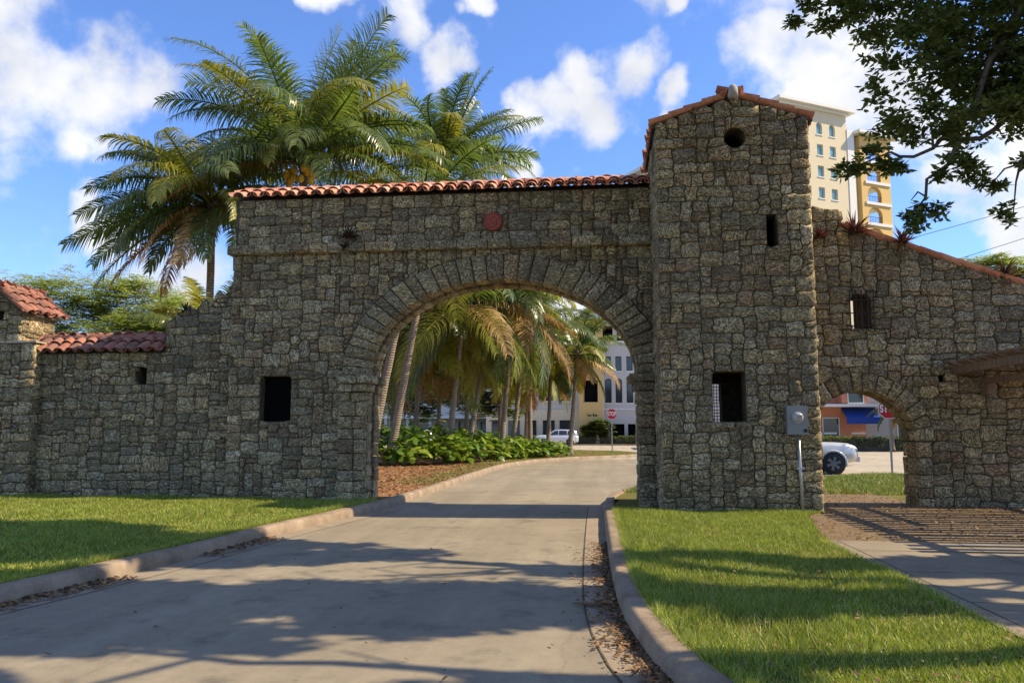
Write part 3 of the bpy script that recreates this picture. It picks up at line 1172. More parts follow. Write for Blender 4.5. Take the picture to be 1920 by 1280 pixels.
# pier quoins on both sides of the road, with the impost moulding and battered foot
for sgn, xe in ((-1, CS - AA), (1, CS + AA)):
    a, b = (xe - .62, xe) if sgn < 0 else (xe, xe + .36)
    g = []
    t = 0.0
    while t < 2.42:
        h = rng.uniform(.2, .36)
        if 2.45 - t - h < .15:
            h = 2.45 - t
        ext = .06 if t < .45 else 0.0
        for p in course(a, b + (ext if sgn < 0 else 0), t + .008, t + h - .008, rng, .24, .42):
            g.append(stone_geo(p, front(YW - .09 - ext), rng, back=.42))
        t += h
    emit(arch_wall, g, 'pier_stone')
    g = []
    for t0, t1, ex in ((2.46, 2.62, .08), (2.635, 2.80, .17)):
        aa, bb = (a, b + ex) if sgn < 0 else (a - ex, b)
        for p in course(aa, bb, t0, t1, rng, .3, .5):
            g.append(stone_geo(p, front(YW - .09 - ex), rng, back=.5))
        for p in course(17.36, 17.8, t0, t1, rng, .3, .5):
            pl = side_right(xe + ex) if sgn < 0 else side_left(xe - ex)
            g.append(stone_geo(p, pl, rng, back=.4))
    emit(arch_wall, g, 'impost_stone')
    # jamb faces
    g = []
    for y0, y1 in ((YW, YW + .38), (17.38, 17.8)):
        t = 0.0
        while t < 2.42:
            h = rng.uniform(.2, .4)
            if 2.45 - t - h < .15:
                h = 2.45 - t
            pl = side_right(xe) if sgn < 0 else side_left(xe)
            for p in course(y0 + .01, y1, t + .008, t + h - .008, rng, .4, .8):
                g.append(stone_geo(p, pl, rng, back=.1))
            t += h
    emit(arch_wall, g, 'jamb_stone')
core(arch_wall, [rect(-7.56, -6.83, 1.8, 2.82)], YW + .26, YW + .28, 'window_screen').data.materials[0] = M['window_dark']
# left end face of the wall
g = [stone_geo(p, side_left(-8.28), rng) for p in ashlar(YW + .02, 17.7, 0, lambda s: 6.8, [], rng, cell=(.15, .13))]
emit(arch_wall, g, 'end_stone')
g = [stone_geo(p, lambda s, t, d: (s, 17.72 + d, t), rng) for p in ashlar(-8.2, 1.1, 0, lambda s: 6.8, [('ell', CS, CT, AA + .28, AB + .28, False, AA + .1)], rng, cell=(.26, .23))]
emit(arch_wall, g, 'rear_stone', 200)
# tiled coping
pitch = R(24)
ey, ez = YW - .15, WALL_TOP - .02
upf = (0, math.cos(pitch), math.sin(pitch))
nc = 31
slab(arch_wall, [(-8.3, YW + .03, ez - .01), (1.1, YW + .03, ez - .01), (1.1, 17.27, ez + .24), (-8.35, 17.27, ez + .24)], 'roof_deck', M['mortar'])
slab(arch_wall, [(-8.35, 17.87, ez - .02), (1.1, 17.87, ez - .02), (1.1, 17.27, ez + .24), (-8.35, 17.27, ez + .24)], 'roof_deck', M['mortar'])
tiles(arch_wall, (-8.28, ey, ez + .02), (1, 0, 0), upf, nc, 2, 'tile', rng, step=9.36 / nc, row=.34)
tiles(arch_wall, (-8.28, 17.9, ez + .02), (1, 0, 0), (0, -math.cos(pitch), math.sin(pitch)), nc, 2, 'tile', rng, step=9.5 / nc, row=.34, pans=False)
ridge(arch_wall, (-8.25, 17.26, ez + .31), (1.05, 17.26, ez + .31), 'tile', rng)

# medallion on the parapet
md = thing('wall_medallion', (-2.33, YW - .03, 6.17), 'round red terracotta medallion with swirl relief above the road arch', 'medallion')
mb = MB()
mb.lathe([(.20, .10), (.21, 0), (.20, -.03), (.175, -.035)], 28, axis='y')
mb.ob('disc', M['medal'], md, smooth=False)
mb = MB()
pts = [(.178 * math.cos(a), -.04, .178 * math.sin(a)) for a in np.linspace(0, 2 * math.pi, 33)]
mb.tube(pts, .014, 6, False)
mb.ob('rim', M['medal'], md, smooth=True)
mb = MB()
for ph, k in ((0.4, 1), (3.5, 1)):
    pts = []
    for u in np.linspace(0, 1, 26):
        a = ph + u * 5.6
        rr = .135 * (1 - .78 * u)
        pts.append((.012 * math.cos(ph) + rr * math.cos(a), -.04, rr * math.sin(a)))
    mb.tube(pts, [.026 * (1 - .4 * u) for u in np.linspace(0, 1, 26)], 6)
mb.ob('swirl_relief', M['medal'], md, smooth=True)

# ------------------------------------------------------------------ tower
YT, TB, TX0, TX1 = 15.15, 17.75, 1.1, 4.0
tower = thing('gate_tower', (2.55, 16.4, 0), 'tall square coral-rock tower with low tiled gable and round opening', 'tower')
eave, apex, apx = 7.50, 7.98, 2.60
gtop = lambda s: .10 + eave + (apex - eave) * (1 - abs(s - apx) / (1.5 if s < apx else 1.4))
tw_win, tw_slit, tw_oc = (2.065, 2.67, 1.775, 2.71), (3.16, 3.36, 5.07, 5.71), (2.62, 7.25, .205)
gable = [(TX0, -.2), (TX1, -.2), (TX1, eave - .02), (apx, apex - .03), (TX0, eave - .02)]
gab_in = [(TX0 + .05, -.2), (TX1 - .05, -.2), (TX1 - .05, eave - .06), (apx, apex - .07), (TX0 + .05, eave - .06)]
core(tower, [gab_in, rect(*tw_win), rect(*tw_slit), arc(tw_oc[0], tw_oc[1], .2, .2, 0, 2 * math.pi * 23 / 24, 23)], YT + .024, YT + .48)
core(tower, [gab_in, rect(2.0, 2.55, 1.45, 2.62)], TB - .45, TB - .02)
mb = MB()
b = tower.matrix_basis.translation
for x0, x1 in ((TX0 + .05, TX0 + .45), (TX1 - .45, TX1 - .05)):
    mb.box(x0 - b.x, x1 - b.x, YT + .49 - b.y, TB - .46 - b.y, -.2, eave - .1)
mb.ob('side_wall_core', M['mortar'], tower)
holes = [('rect',) + tw_win, ('rect',) + tw_slit, ('ell', tw_oc[0], tw_oc[1], .205, .205, True, 0)]
g = [stone_geo(p, front(YT), rng, rough=.011, bevel=.014) for p in ashlar(TX0, TX1, 0, gtop, holes, rng, cell=(.110, .098), jit=.026)]
emit(tower, g)
for X, pl in ((TX0, side_left(TX0)), (TX1, side_right(TX1))):
    g = [stone_geo(p, pl, rng, rough=.02) for p in ashlar(YT + .03, TB - .03, 0, lambda s: eave - .03, [], rng, cell=(.15, .135))]
    emit(tower, g, 'side_stone', 150)
g = [stone_geo(p, lambda s, t, d: (s, TB + d, t), rng) for p in ashlar(TX0, TX1, 0, gtop, [('rect', 2.0, 2.55, 1.45, 2.62)], rng, cell=(.2, .18))]
emit(tower, g, 'rear_stone', 150)
# gable roof, ridge running front to back
for sgn in (-1, 1):
    half = 1.57 if sgn < 0 else 1.50
    rise = .50
    ax = Vector((-sgn * half, 0, rise)).normalized()
    e = (apx + sgn * half, YT - .1, apex - rise + .10)
    slab(tower, [(e[0], YT + .03, e[2] - .02), (e[0], TB + .1, e[2] - .02), (apx, TB + .1, apex + .04), (apx, YT + .03, apex + .04)], 'roof_deck', M['mortar'], .04)
    tiles(tower, (e[0], YT + .12, e[2]), (0, 1, 0), ax, 10, 5, 'tile', rng, step=.292, row=.36)
ridge(tower, (apx, YT - .12, apex + .13), (apx, TB + .1, apex + .13), 'tile', rng)
mb = MB()
mb.lathe([(.10, -.12), (.10, 0), (.092, .06), (.065, .115), (.03, .145), (.008, .15)], 14)
mb.ob('ridge_finial', concrete_mat('mortar_cap', (.30, .29, .26), (.46, .45, .41)), tower, Vector((apx, YT - .08, apex + .16)) - b, True)
g = [stone_geo(p, front(YT - .05), rng, back=.3) for p in course(2.0, 2.75, 1.66, 1.765, rng, .35, .45)]
emit(tower, g, 'window_sill')
# barred gate leaf glimpsed through the tower window
mb = MB()
for k in range(9):
    mb.tube([(2.05 + k * .06 - b.x, TB - .2 - b.y, 1.46), (2.05 + k * .06 - b.x, TB - .2 - b.y, 2.60)], .008, 5)
for k in range(16):
    mb.tube([(2.01 - b.x, TB - .2 - b.y, 1.5 + k * .07), (2.54 - b.x, TB - .2 - b.y, 1.5 + k * .07)], .008, 5)
mb.ob('window_grille', M['iron'], tower)

# ------------------------------------------------------------------ right wall with the footway arch
YR = 16.6
rw = thing('footway_wall', (8.5, 17.0, 0), 'coral-rock wall with small footway arch and sloping tiled top beside the tower', 'wall')
PX, PZ, PR = 5.17, 1.40, 1.0


def rtop(s):
    if s < 4.98:
        return 6.28 - .10 * (s - 4.0) + .03 * math.sin(s * 9)
    if s < 5.10:
        return 6.15 - (s - 4.98) * 2.6
    return 5.80 - (s - 5.1) * .38


RX1 = 13.0
rwin, drain = (5.06, 5.45, 3.67, 4.36), (6.66, 6.86, 2.58, 2.71)
o_l = [(4.0, -.2), (PX - PR - .08, -.2)] + arc(PX, PZ, PR + .08, PR + .08, math.pi, 0, 24) + [(PX + PR + .08, -.2), (RX1, -.2)]
o_l += [(s, rtop(s) - .05) for s in np.linspace(RX1, 5.1, 12)] + [(4.97, 5.85), (4.95, 6.1), (4.0, 6.2)]
core(rw, [o_l, rect(*rwin), rect(*drain)], YR + .024, 17.3)
g = []
for p in ashlar(4.02, RX1, 0, rtop, [('ell', PX, PZ, PR + .36, PR + .36, False, PR + .3), ('rect',) + rwin, ('rect',) + drain], rng, cell=(.122, .108), jit=.03):
    g.append(stone_geo(p, front(YR), rng, rough=.011, bevel=.014))
emit(rw, g)
g = [stone_geo(p, front(YR - .02), rng, back=.34) for p in voussoirs(PX, PZ, PR, PR, .36, 15, rng)]
emit(rw, g, 'voussoir')
g = [stone_geo(p, front(16.98), rng, back=.34) for p in voussoirs(PX, PZ, PR - .01, PR - .01, .3, 14, rng)]
emit(rw, g, 'inner_voussoir')
g = []
for x0, x1, xe, pl in ((PX - PR - .3, PX - PR, PX - PR, side_right(PX - PR)), (PX + PR, PX + PR + .3, PX + PR, side_left(PX + PR))):
    t = 0.0
    while t < 1.36:
        h = rng.uniform(.18, .34)
        if 1.39 - t - h < .12:
            h = 1.39 - t
        g.append(stone_geo(course(x0, x1, t + .007, t + h - .007, rng, .3, .5)[0], front(YR - .015), rng, back=.3))
        for p in course(YR + .02, 17.3, t + .007, t + h - .007, rng, .28, .5):
            g.append(stone_geo(p, pl, rng, back=.1))
        t += h
emit(rw, g, 'jamb_stone')
g = [stone_geo(p, lambda s, t, d: (s, 17.34 + d, t), rng) for p in ashlar(4.02, RX1, 0, rtop, [('ell', PX, PZ, PR + .3, PR + .3, False, PR + .1), ('rect',) + rwin], rng, cell=(.3, .26))]
emit(rw, g, 'rear_stone', 150)
# tile coping climbing the slope
sl_dir = Vector((-1, 0, .38)).normalized()
for k in range(22):
    s = 13.0 - k * .36
    if s < 5.15:
        break
    o = bpy.data.objects.new('coping_tile', TILE['tile'])
    o.parent = rw
    Bm = Matrix((Vector((0, -1, 0)), sl_dir, Vector((0, -1, 0)).cross(sl_dir))).transposed().to_4x4()
    for yo in (0.05, .33, .6):
        o2 = o if yo == .05 else o.copy()
        o2.parent = rw
        o2.matrix_basis = Matrix.Translation(Vector((s, YR + yo, rtop(s) + .03)) - rw.matrix_basis.translation) @ Bm @ Matrix.Rotation(-R(3), 4, 'X')
        COL.objects.link(o2)
core(rw, [rect(5.37, 5.60, 3.6, 4.42)], 17.42, 17.46, 'window_light_stop').data.materials[0] = M['timber']  # added panel behind the opening, blocks light to narrow the bright gap
# window bars, proud of the wall
mb = MB()
bb = rw.matrix_basis.translation
for x in (5.03, 5.15, 5.26, 5.37, 5.49):
    mb.tube([(x - bb.x, YR - .07 - bb.y, 3.6), (x - bb.x, YR - .07 - bb.y, 4.46)], .011, 6)
for z in (3.72, 3.98, 4.24):
    mb.tube([(4.96 - bb.x, YR - .055 - bb.y, z), (5.56 - bb.x, YR - .055 - bb.y, z)], .011, 6)
for x in (4.97, 5.55):
    for z in (3.72, 4.24):
        mb.tube([(x - bb.x, YR - .06 - bb.y, z), (x - bb.x, YR + .1 - bb.y, z)], .011, 6)
mb.ob('window_bars', M['iron'], rw)

# ------------------------------------------------------------------ left wall with tile coping
YL = 17.2
lw = thing('garden_wall', (-10.8, 17.6, 0), 'low coral-rock wall with dark red tile coping and stepped buttress', 'wall')
lwin = (-10.77, -10.5, 2.68, 3.08)


def ltop(s):
    if s < -10.1:
        return 3.42
    k = (s + 10.1) / 1.8
    return 4.08 + .82 * (math.floor(k * 5.5 + .3) / 5.5) + .07 * math.sin(s * 7.3) ** 2 + .12 * (k * 5.5 % 1)


lo = [(-13.3, -.2), (-8.27, -.2)] + [(s, ltop(s) - .06) for s in np.linspace(-8.27, -10.08, 9)] + [(-10.1, 3.38), (-13.3, 3.38)]
core(lw, [lo, rect(*lwin)], YL + .024, 17.9)
core(lw, [rect(-11, -10.3, 2.5, 3.25)], 17.91, 18.0, 'window_shade_panel').data.materials[0] = M['window_dark']  # black panel, inner shade of the little window painted as colour
g = [stone_geo(p, front(YL), rng, rough=.011) for p in ashlar(-13.3, -8.27, 0, ltop, [('rect',) + lwin], rng, cell=(.112, .096), jit=.026)]
emit(lw, g)
slab(lw, [(-13.3, YL + .03, 3.42), (-10.12, YL + .03, 3.42), (-10.12, 17.55, 3.72), (-13.3, 17.55, 3.72)], 'roof_deck', M['mortar'])
slab(lw, [(-13.3, 18.02, 3.40), (-10.12, 18.02, 3.40), (-10.12, 17.55, 3.72), (-13.3, 17.55, 3.72)], 'roof_deck', M['mortar'])
tiles(lw, (-13.3, YL - .16, 3.42), (1, 0, 0), (0, math.cos(R(33)), math.sin(R(33))), 11, 2, 'tile_dark', rng, step=3.16 / 11, row=.36)
tiles(lw, (-13.3, 18.08, 3.42), (1, 0, 0), (0, -math.cos(R(33)), math.sin(R(33))), 11, 2, 'tile_dark', rng, step=3.16 / 11, row=.36, pans=False)
ridge(lw, (-13.3, 17.55, 3.80), (-10.14, 17.55, 3.80), 'tile_dark', rng)

# ------------------------------------------------------------------ little pavilion at the end of the wall
pv = thing('corner_pavilion', (-14.3, 17.5, 0), 'small coral-rock pavilion with orange tile gable at the far end of the low wall', 'pavilion')
core(pv, [rect(-15.6, -13.13, -.2, 3.62)], 16.95, 18.1)
ptop = lambda s: 4.44 + .5 * (1 - abs(s + 14.1) / .62)
core(pv, [[(-14.7, 3.63), (-13.53, 3.63), (-13.53, 4.38), (-14.1, 4.86), (-14.7, 4.38)], rect(-14.22, -13.98, 4.2, 4.42)], 16.98, 18.1, 'upper_core')
g = [stone_geo(p, front(16.9), rng) for p in ashlar(-15.6, -13.1, 0, lambda s: 3.64, [], rng, cell=(.12, .105))]
g += [stone_geo(p, front(16.93), rng) for p in ashlar(-14.72, -13.5, 3.66, ptop, [('rect', -14.22, -13.98, 4.2, 4.42)], rng, cell=(.12, .105))]
emit(pv, g)
g = [stone_geo(p, side_right(-13.1), rng) for p in ashlar(16.92, 17.2, 0, lambda s: 3.62, [], rng, cell=(.13, .115))]
emit(pv, g, 'side_stone')
t = NT('limewash')
n_ = t.noise(t.pos(), 3.5, 6, .65)
t.bump(t.noise(t.pos(), 24, 4), .6, .02)
M['lime'] = t.fin(t.ramp(n_, [(.35, (.30, .25, .17)), (.6, (.52, .45, .32))]), .95, 0, .1)
pb = pv.matrix_basis.translation
g = [stone_geo(p, side_right(-13.5), rng, back=.03) for p in ashlar(16.95, 18.06, 3.7, lambda s: 4.42, [], rng, cell=(.12, .10))]
emit(pv, g, 'upper_side_stone')
mb = MB()
mb.box(-14.8 - pb.x, -13.06 - pb.x, 16.87 - pb.y, 18.1 - pb.y, 3.645, 3.69)
mb.ob('ledge', M['lime'], pv)
for sgn in (-1, 1):
    e = (-14.1 + sgn * .72, 0, 4.36)
    ax = Vector((-sgn * .72, 0, .56)).normalized()
    slab(pv, [(e[0], 16.86, e[2] - .02), (e[0], 18.1, e[2] - .02), (-14.1, 18.1, 4.92), (-14.1, 16.86, 4.92)], 'roof_deck', M['mortar'], .06)
    tiles(pv, (e[0], 16.82, e[2]), (0, 1, 0), ax, 5, 3, 'tile_dark', rng, step=.28, row=.33)
ridge(pv, (-14.1, 16.84, 5.0), (-14.1, 18.1, 5.0), 'tile_dark', rng)

# ================================================================== palms
FR = {}


def frond_me(L, e0, bend, droop, seed=0, n=66, wscale=1.0):
    key = (round(L, 1), round(e0), round(bend), round(droop, 1), seed)
    if key in FR:
        return FR[key]
    rg = random.Random(hash(key) & 0xffff)
    e0, bend = R(e0), R(bend)
    N = 16
    pts, tang = [], []
    x = z = 0.0
    lat = rg.uniform(-.25, .25)
    for i in range(N + 1):
        t = i / N
        a = e0 - bend * t ** 1.35
        T = Vector((math.cos(a), lat * t * t * .5, math.sin(a))).normalized()
        pts.append(Vector((x, lat * L * t ** 3 * .25, z)))
        tang.append(T)
        x += math.cos(a) * L / N
        z += math.sin(a) * L / N
    mb = MB()
    mb.tube(pts, [.052 * (1 - t / N) ** .8 + .006 for t in range(N + 1)], 4)
    V, F = list(mb.v), []
    for f in mb.f:
        for k in range(1, len(f) - 1):
            F.append((f[0], f[k], f[k + 1]))
    down = Vector((0, 0, -1))
    for i in range(n):
        t = .15 + .85 * (i + .5) / n
        fi = t * N
        k = min(int(fi), N - 1)
        fr = fi - k
        p = pts[k].lerp(pts[k + 1], fr)
        T = tang[k].lerp(tang[k + 1], fr).normalized()
        Y = Vector((0, 1, 0))
        Nn = (T.cross(Y)).normalized()
        if Nn.z < 0 and abs(T.z) < .98:
            Nn = -Nn
        Sd = Nn.cross(T).normalized()
        ll = (1.38 * math.sin(math.pi * min(1, .2 + .74 * t)) ** .7) * L / 5.5
        phi = R(6 + 38 * t)
        for sg in (-1, 1):
            l = ll * rg.uniform(.8, 1.1)
            ph = phi + rg.uniform(-.14, .14)
            d = (Sd * sg * math.cos(ph) + T * math.sin(ph) + Nn * rg.uniform(.05, .35)).normalized()
            w0 = .0235 * wscale * rg.uniform(.8, 1.25)
            q = p.copy()
            b0 = len(V)
            gk = droop * rg.uniform(.7, 1.35)
            segs = 4
            for s_ in range(segs):
                wv = d.cross(Nn)
                if wv.length < .1:
                    wv = d.cross(Y)
                wv.normalize()
                w = w0 * (.8, 1.0, .85, .5)[s_]
                V.append(tuple(q - wv * w))
                V.append(tuple(q + wv * w))
                q = q + d * (l / segs)
                d = (d + down * gk * (.5 + .35 * s_)).normalized()
            V.append(tuple(q))
            for s_ in range(segs - 1):
                a = b0 + 2 * s_
                F += [(a, a + 1, a + 3), (a, a + 3, a + 2)]
            a = b0 + 2 * (segs - 1)
            F.append((a, a + 1, a + 2))
    me = tri_mesh('frond', V, F, M['frond'])
    FR[key] = me
    return me


def palm(label, base, crown, fronds, group=None, r0=.2, r1=.13, nuts=0, seed=0, bow=0.0, wscale=1.0, n=66):
    rg = random.Random(seed)
    base, crown = Vector(base), Vector(crown)
    th = thing('coconut_palm', base, label, 'palm', group)
    d = crown - base
    pts, rad = [], []
    side = Vector((d.y, -d.x, 0))
    K = 22
    for i in range(K + 1):
        t = i / K
        # leaning foot, straightening towards the crown
        p = Vector((d.x * (t ** (1 + bow)), d.y * (t ** (1 + bow)), d.z * t))
        p += Vector((rg.uniform(-.012, .012), rg.uniform(-.012, .012), 0))
        pts.append(p)
        rad.append((r0 + (r1 - r0) * min(1, t * 1.6)) * (1 + .55 * max(0, 1 - t * 12)) * rg.uniform(.97, 1.03))
    mb = MB()
    mb.tube(pts, rad, 12)
    mb.ob('trunk', M['palm_bark'], th, smooth=True)
    mb = MB()
    mb.lathe([(r1 * .9, -.35), (r1 * 1.9, .05), (r1 * 1.5, .45), (r1 * .4, .95)], 10, c=tuple(d))
    mb.ob('crown_fibre', M['timber'], th, smooth=True)
    for (az, e0, bend, L, m) in fronds:
        droop = .34 if e0 > 62 else (.8 if e0 > 10 else 1.0)
        me = frond_me(round(L * 2) / 2, round(e0 / 6) * 6, round(bend / 8) * 8, droop, rg.randint(0, 1), n, wscale)
        o = obj('frond', me, th, d + Vector((math.cos(R(az)) * r1 * .8, math.sin(R(az)) * r1 * .8, .15 + .4 * max(0, e0) / 90)), (rg.uniform(-.55, .55), rg.uniform(-.05, .05), R(az)), mat=M[m])
        o.scale = (L / (round(L * 2) / 2),) * 3
    if nuts:
        cm = MB()
        cm.lathe([(.01, -.165), (.075, -.14), (.125, -.04), (.13, .04), (.09, .135), (.01, .165)], 9)
        cme = cm.me('coconut', M['nut'], True)
        for k in range(nuts):
            cl = 230 if k % 2 else 300
            a = R(cl + rg.uniform(-22, 22))
            rr = rg.uniform(.5, .75)
            obj('coconut', cme, th, d + Vector((math.cos(a) * rr, math.sin(a) * rr, -.25 - rg.uniform(0, .42))), (rg.uniform(-.4, .4), rg.uniform(-.4, .4), 0))
    return th


def rand_fronds(rg, n, L, hang=.25, dry=.12, up=.35, yel=.2):
    out = []
    for k in range(n):
        az = (k * 137.5 + rg.uniform(-15, 15)) % 360
        f = (k + .5) / n
        if f < up:
            e0, bend = rg.uniform(55, 84), rg.uniform(25, 80)
        elif f < 1 - hang:
            e0, bend = rg.uniform(12, 52), rg.uniform(55, 95)
        else:
            e0, bend = rg.uniform(-46, 6), rg.uniform(40, 80)
        m = 'frond'
        if f > 1 - dry:
            m = 'frond_dry'
        elif f > .35 and rg.random() < yel:
            m = 'frond_yellow'
        out.append((az, e0, bend, L * rg.uniform(.85, 1.08), m))
    return out


G_, Y_, D_ = 'frond', 'frond_yellow', 'frond_dry'
PG = 'coconut palms behind the gateway'
rg = random.Random(3)
# the tall middle palm: upright spears, long arches to both sides, coconuts under the heart
def fill(rg, n, L, base, emax=82):
    """fronds between the leading ones, turning round the heart"""
    out = list(base)
    for k in range(n):
        az = (k * 137.5 + 40) % 360
        e0 = emax - (emax - 8) * (k + .5) / n + rg.uniform(-6, 6)
        bend = 40 + 48 * (1 - abs(e0 - 30) / 60) + rg.uniform(-10, 14)
        out.append((az, e0, bend, L * rg.uniform(.86, 1.06), G_ if rg.random() < .74 else Y_))
    return out


mid = [(180, 72, 60, 6.4, G_), (168, 60, 52, 6.4, G_), (196, 66, 66, 6.0, G_), (184, 50, 76, 6.0, G_), (100, 84, 24, 5.6, G_), (20, 82, 18, 6.0, G_), (350, 74, 26, 6.2, G_), (8, 66, 40, 5.8, G_), (0, 80, 60, 5.6, G_),
       (172, 28, 62, 6.2, G_), (190, 18, 56, 6.4, Y_), (350, 40, 86, 6.0, G_), (5, 26, 56, 6.2, G_), (355, 14, 46, 6.2, Y_), (330, 60, 104, 5.0, Y_), (262, 18, 104, 4.2, Y_), (205, -6, 44, 6.0, Y_), (222, -12, 40, 6.0, D_), (212, -4, 40, 6.2, Y_), (300, 0, 70, 4.4, G_)]
palm('tallest coconut palm with yellow nuts rising behind the gateway roof', (-10.9, 27.2, .1), (-10.73, 27, 11.2), fill(random.Random(2), 34, 5.2, [(a, e, b_, l * (1.0 if e > 58 else .88), m) for a, e, b_, l, m in mid]), PG, nuts=17, seed=4)
lft = [(180, 52, 84, 6.0, G_), (172, 36, 62, 6.4, G_), (188, 34, 84, 6.2, G_), (178, 16, 62, 6.6, G_), (165, 4, 50, 6.4, G_), (192, -6, 44, 6.4, G_), (200, -22, 40, 6.2, G_), (215, -34, 36, 6.0, D_), (232, -28, 46, 5.4, D_), (250, -14, 60, 5.0, G_),
       (350, -6, 60, 5.0, D_), (330, -18, 60, 5.0, Y_), (300, -30, 40, 5.0, D_), (180, -14, 40, 6.0, G_), (160, -24, 40, 5.6, D_), (285, -20, 60, 4.6, G_), (265, -36, 46, 4.6, G_), (315, -8, 70, 4.8, G_), (340, -30, 50, 4.8, G_), (225, -12, 60, 5.2, G_), (10, -24, 50, 5, G_), (30, 4, 60, 5, G_)]
palm('lower coconut palm spreading left beyond the stepped buttress', (-13.6, 26.2, .1), (-13.7, 26, 9.3), fill(random.Random(3), 26, 4.4, [(a, e, b_, l * .77, m) for a, e, b_, l, m in lft], 62), PG, seed=5)
rt_ = [(178, 48, 88, 6.0, G_), (165, 60, 70, 6.0, G_), (186, 34, 76, 6.2, G_), (120, 84, 18, 5.8, G_), (90, 86, 12, 5.6, G_), (10, 76, 14, 6.4, G_), (355, 66, 22, 6.2, G_), (0, 42, 34, 6.6, G_), (5, 34, 62, 6.0, G_), (350, 20, 70, 6.0, G_), (290, 62, 104, 5.0, Y_)]
palm('leaning coconut palm whose crown shows behind the roof on the right', (-9.3, 34.1, .1), (-6.95, 34, 13.1), fill(random.Random(4), 26, 4.3, [(a, e, b_, l * .74, m) for a, e, b_, l, m in rt_], 74), PG, seed=6, bow=.06)
palm('coconut palm with pale trunk leaning along the left jamb of the arch', (-9.0, 30, .1), (-7.1, 30, 9.8), fill(random.Random(8), 28, 5.0, [], 60), PG, seed=8, bow=.1)

AG = 'coconut palms in the bed seen through the arch'
arch_palms = [((-7.5, 38, .1), (-6.7, 38, 7.6), 5.0, 21, 'bushy palm with golden fronds nearest the middle of the arch', .45, .16),
              ((-7.0, 40.5, .1), (-5.6, 41, 8.4), 4.8, 20, 'palm with crossing trunk behind the golden palm', .35, .12),
              ((-5.4, 42, .1), (-4.7, 42, 8.2), 4.8, 20, 'tall palm in the arch with drooping yellow fronds', .45, .15),
              ((-5.3, 46, .1), (-4.4, 46, 7.4), 4.4, 18, 'palm behind the drooping yellow one near the bed end', .4, .16),
              ((-9.7, 40, .1), (-9.2, 40, 6.6), 4.6, 18, 'dark palm beside the two leaning trunks', .4, .12),
              ((-3.4, 49.5, .1), (-3.2, 50, 5.7), 2.9, 15, 'slender palm at the end of the leafy bed', .45, .18),
              ((-2.0, 48.2, .1), (-1.5, 48.2, 6.0), 2.9, 16, 'small palm with dry skirt standing on the grass island', .4, .2),
              ((-12.2, 45, .1), (-12.2, 46, 7.0), 4.6, 18, 'palm at the back of the bed on the left of the arch', .4, .1),
              ((-4.8, 53, .1), (-4.9, 53, 10.6), 4.0, 16, 'tallest palm in the arch with blue green crown', .2, .05),
              ((-8.4, 48, .1), (-8.0, 48, 6.8), 4.2, 16, 'palm deep in the shade of the grove', .4, .1),
              ((-11.0, 52, .1), (-10.6, 52, 6.6), 4.2, 15, 'palm glimpsed behind the two leaning trunks', .45, .1),
              ((-7.2, 55, .1), (-7.0, 55, 6.2), 4.2, 15, 'low palm far back in the middle of the grove', .5, .1),
              ((-14.6, 54, .1), (-14.4, 54, 7.0), 4.4, 15, 'palm far back behind the left jamb', .45, .1),
              ((-5.6, 58, .1), (-5.4, 58, 6.4), 4.0, 15, 'farthest palm of the grove by the cross street', .5, .12)]
for i, (b0, c0, L, n, lb, hang, dry) in enumerate(arch_palms):
    palm(lb, b0, c0, rand_fronds(random.Random(20 + i), int(n * 1.75), L * 1.1, hang=hang, dry=dry, up=.22, yel=.55), AG, r0=.17, r1=.11, seed=30 + i, wscale=1.25, n=48)


# ================================================================== leafy crowns
def leaf_rosettes(centres, per, ln, wd, rgn, flat_=1.0):
    """little whorls of pointed leaves; centres (n,3)"""
    n = len(centres)
    c = np.repeat(centres, per, axis=0)
    m = n * per
    a = (np.tile(np.arange(per), n) / per + np.repeat(rgn.uniform(0, 1, n), per) + rgn.uniform(-.06, .06, m)) * 2 * np.pi
    e = rgn.uniform(-.75, .55, m) * flat_
    u = np.stack([np.cos(a) * np.cos(e), np.sin(a) * np.cos(e), np.sin(e)], 1)
    r = rgn.normal(0, 1, (m, 3))
    v = np.cross(u, r * np.array([.5, .5, .2]) * flat_ + np.array([0, 0, 1.]))
    v /= np.linalg.norm(v, axis=1)[:, None] + 1e-9
    w = np.cross(u, v)
    l = (ln * rgn.uniform(.65, 1.2, m))[:, None]
    d = (wd * rgn.uniform(.75, 1.2, m))[:, None]
    V = np.zeros((m, 5, 3))
    V[:, 0] = c + u * l * .08
    V[:, 1] = c + u * l * .55 + v * d + w * d * .3
    V[:, 2] = c + u * l * .55
    V[:, 3] = c + u * l * .55 - v * d + w * d * .3
    V[:, 4] = c + u * l
    F = np.array([[0, 1, 2], [0, 2, 3], [1, 4, 2], [2, 4, 3]])
    return V.reshape(-1, 3), (F[None] + (np.arange(m) * 5)[:, None, None]).reshape(-1, 3)


def clump_pts(clumps, rgn, div=14):
    """clumps: (x, y, z, rx, ry, rz, n); rosettes gathered on many small sprays inside each ellipsoid"""
    out = []
    for (x, y, z, rx, ry, rz, n) in clumps:
        ns = max(3, n // div)
        s = rgn.normal(0, 1, (ns, 3))
        s /= np.linalg.norm(s, axis=1)[:, None]
        s *= rgn.uniform(.25, 1.0, (ns, 1)) ** .5
        i = rgn.integers(0, ns, n)
        p = s[i] + rgn.normal(0, .16, (n, 3))
        out.append(np.array([x, y, z]) + p * np.array([rx, ry, rz]))
    return np.concatenate(out)


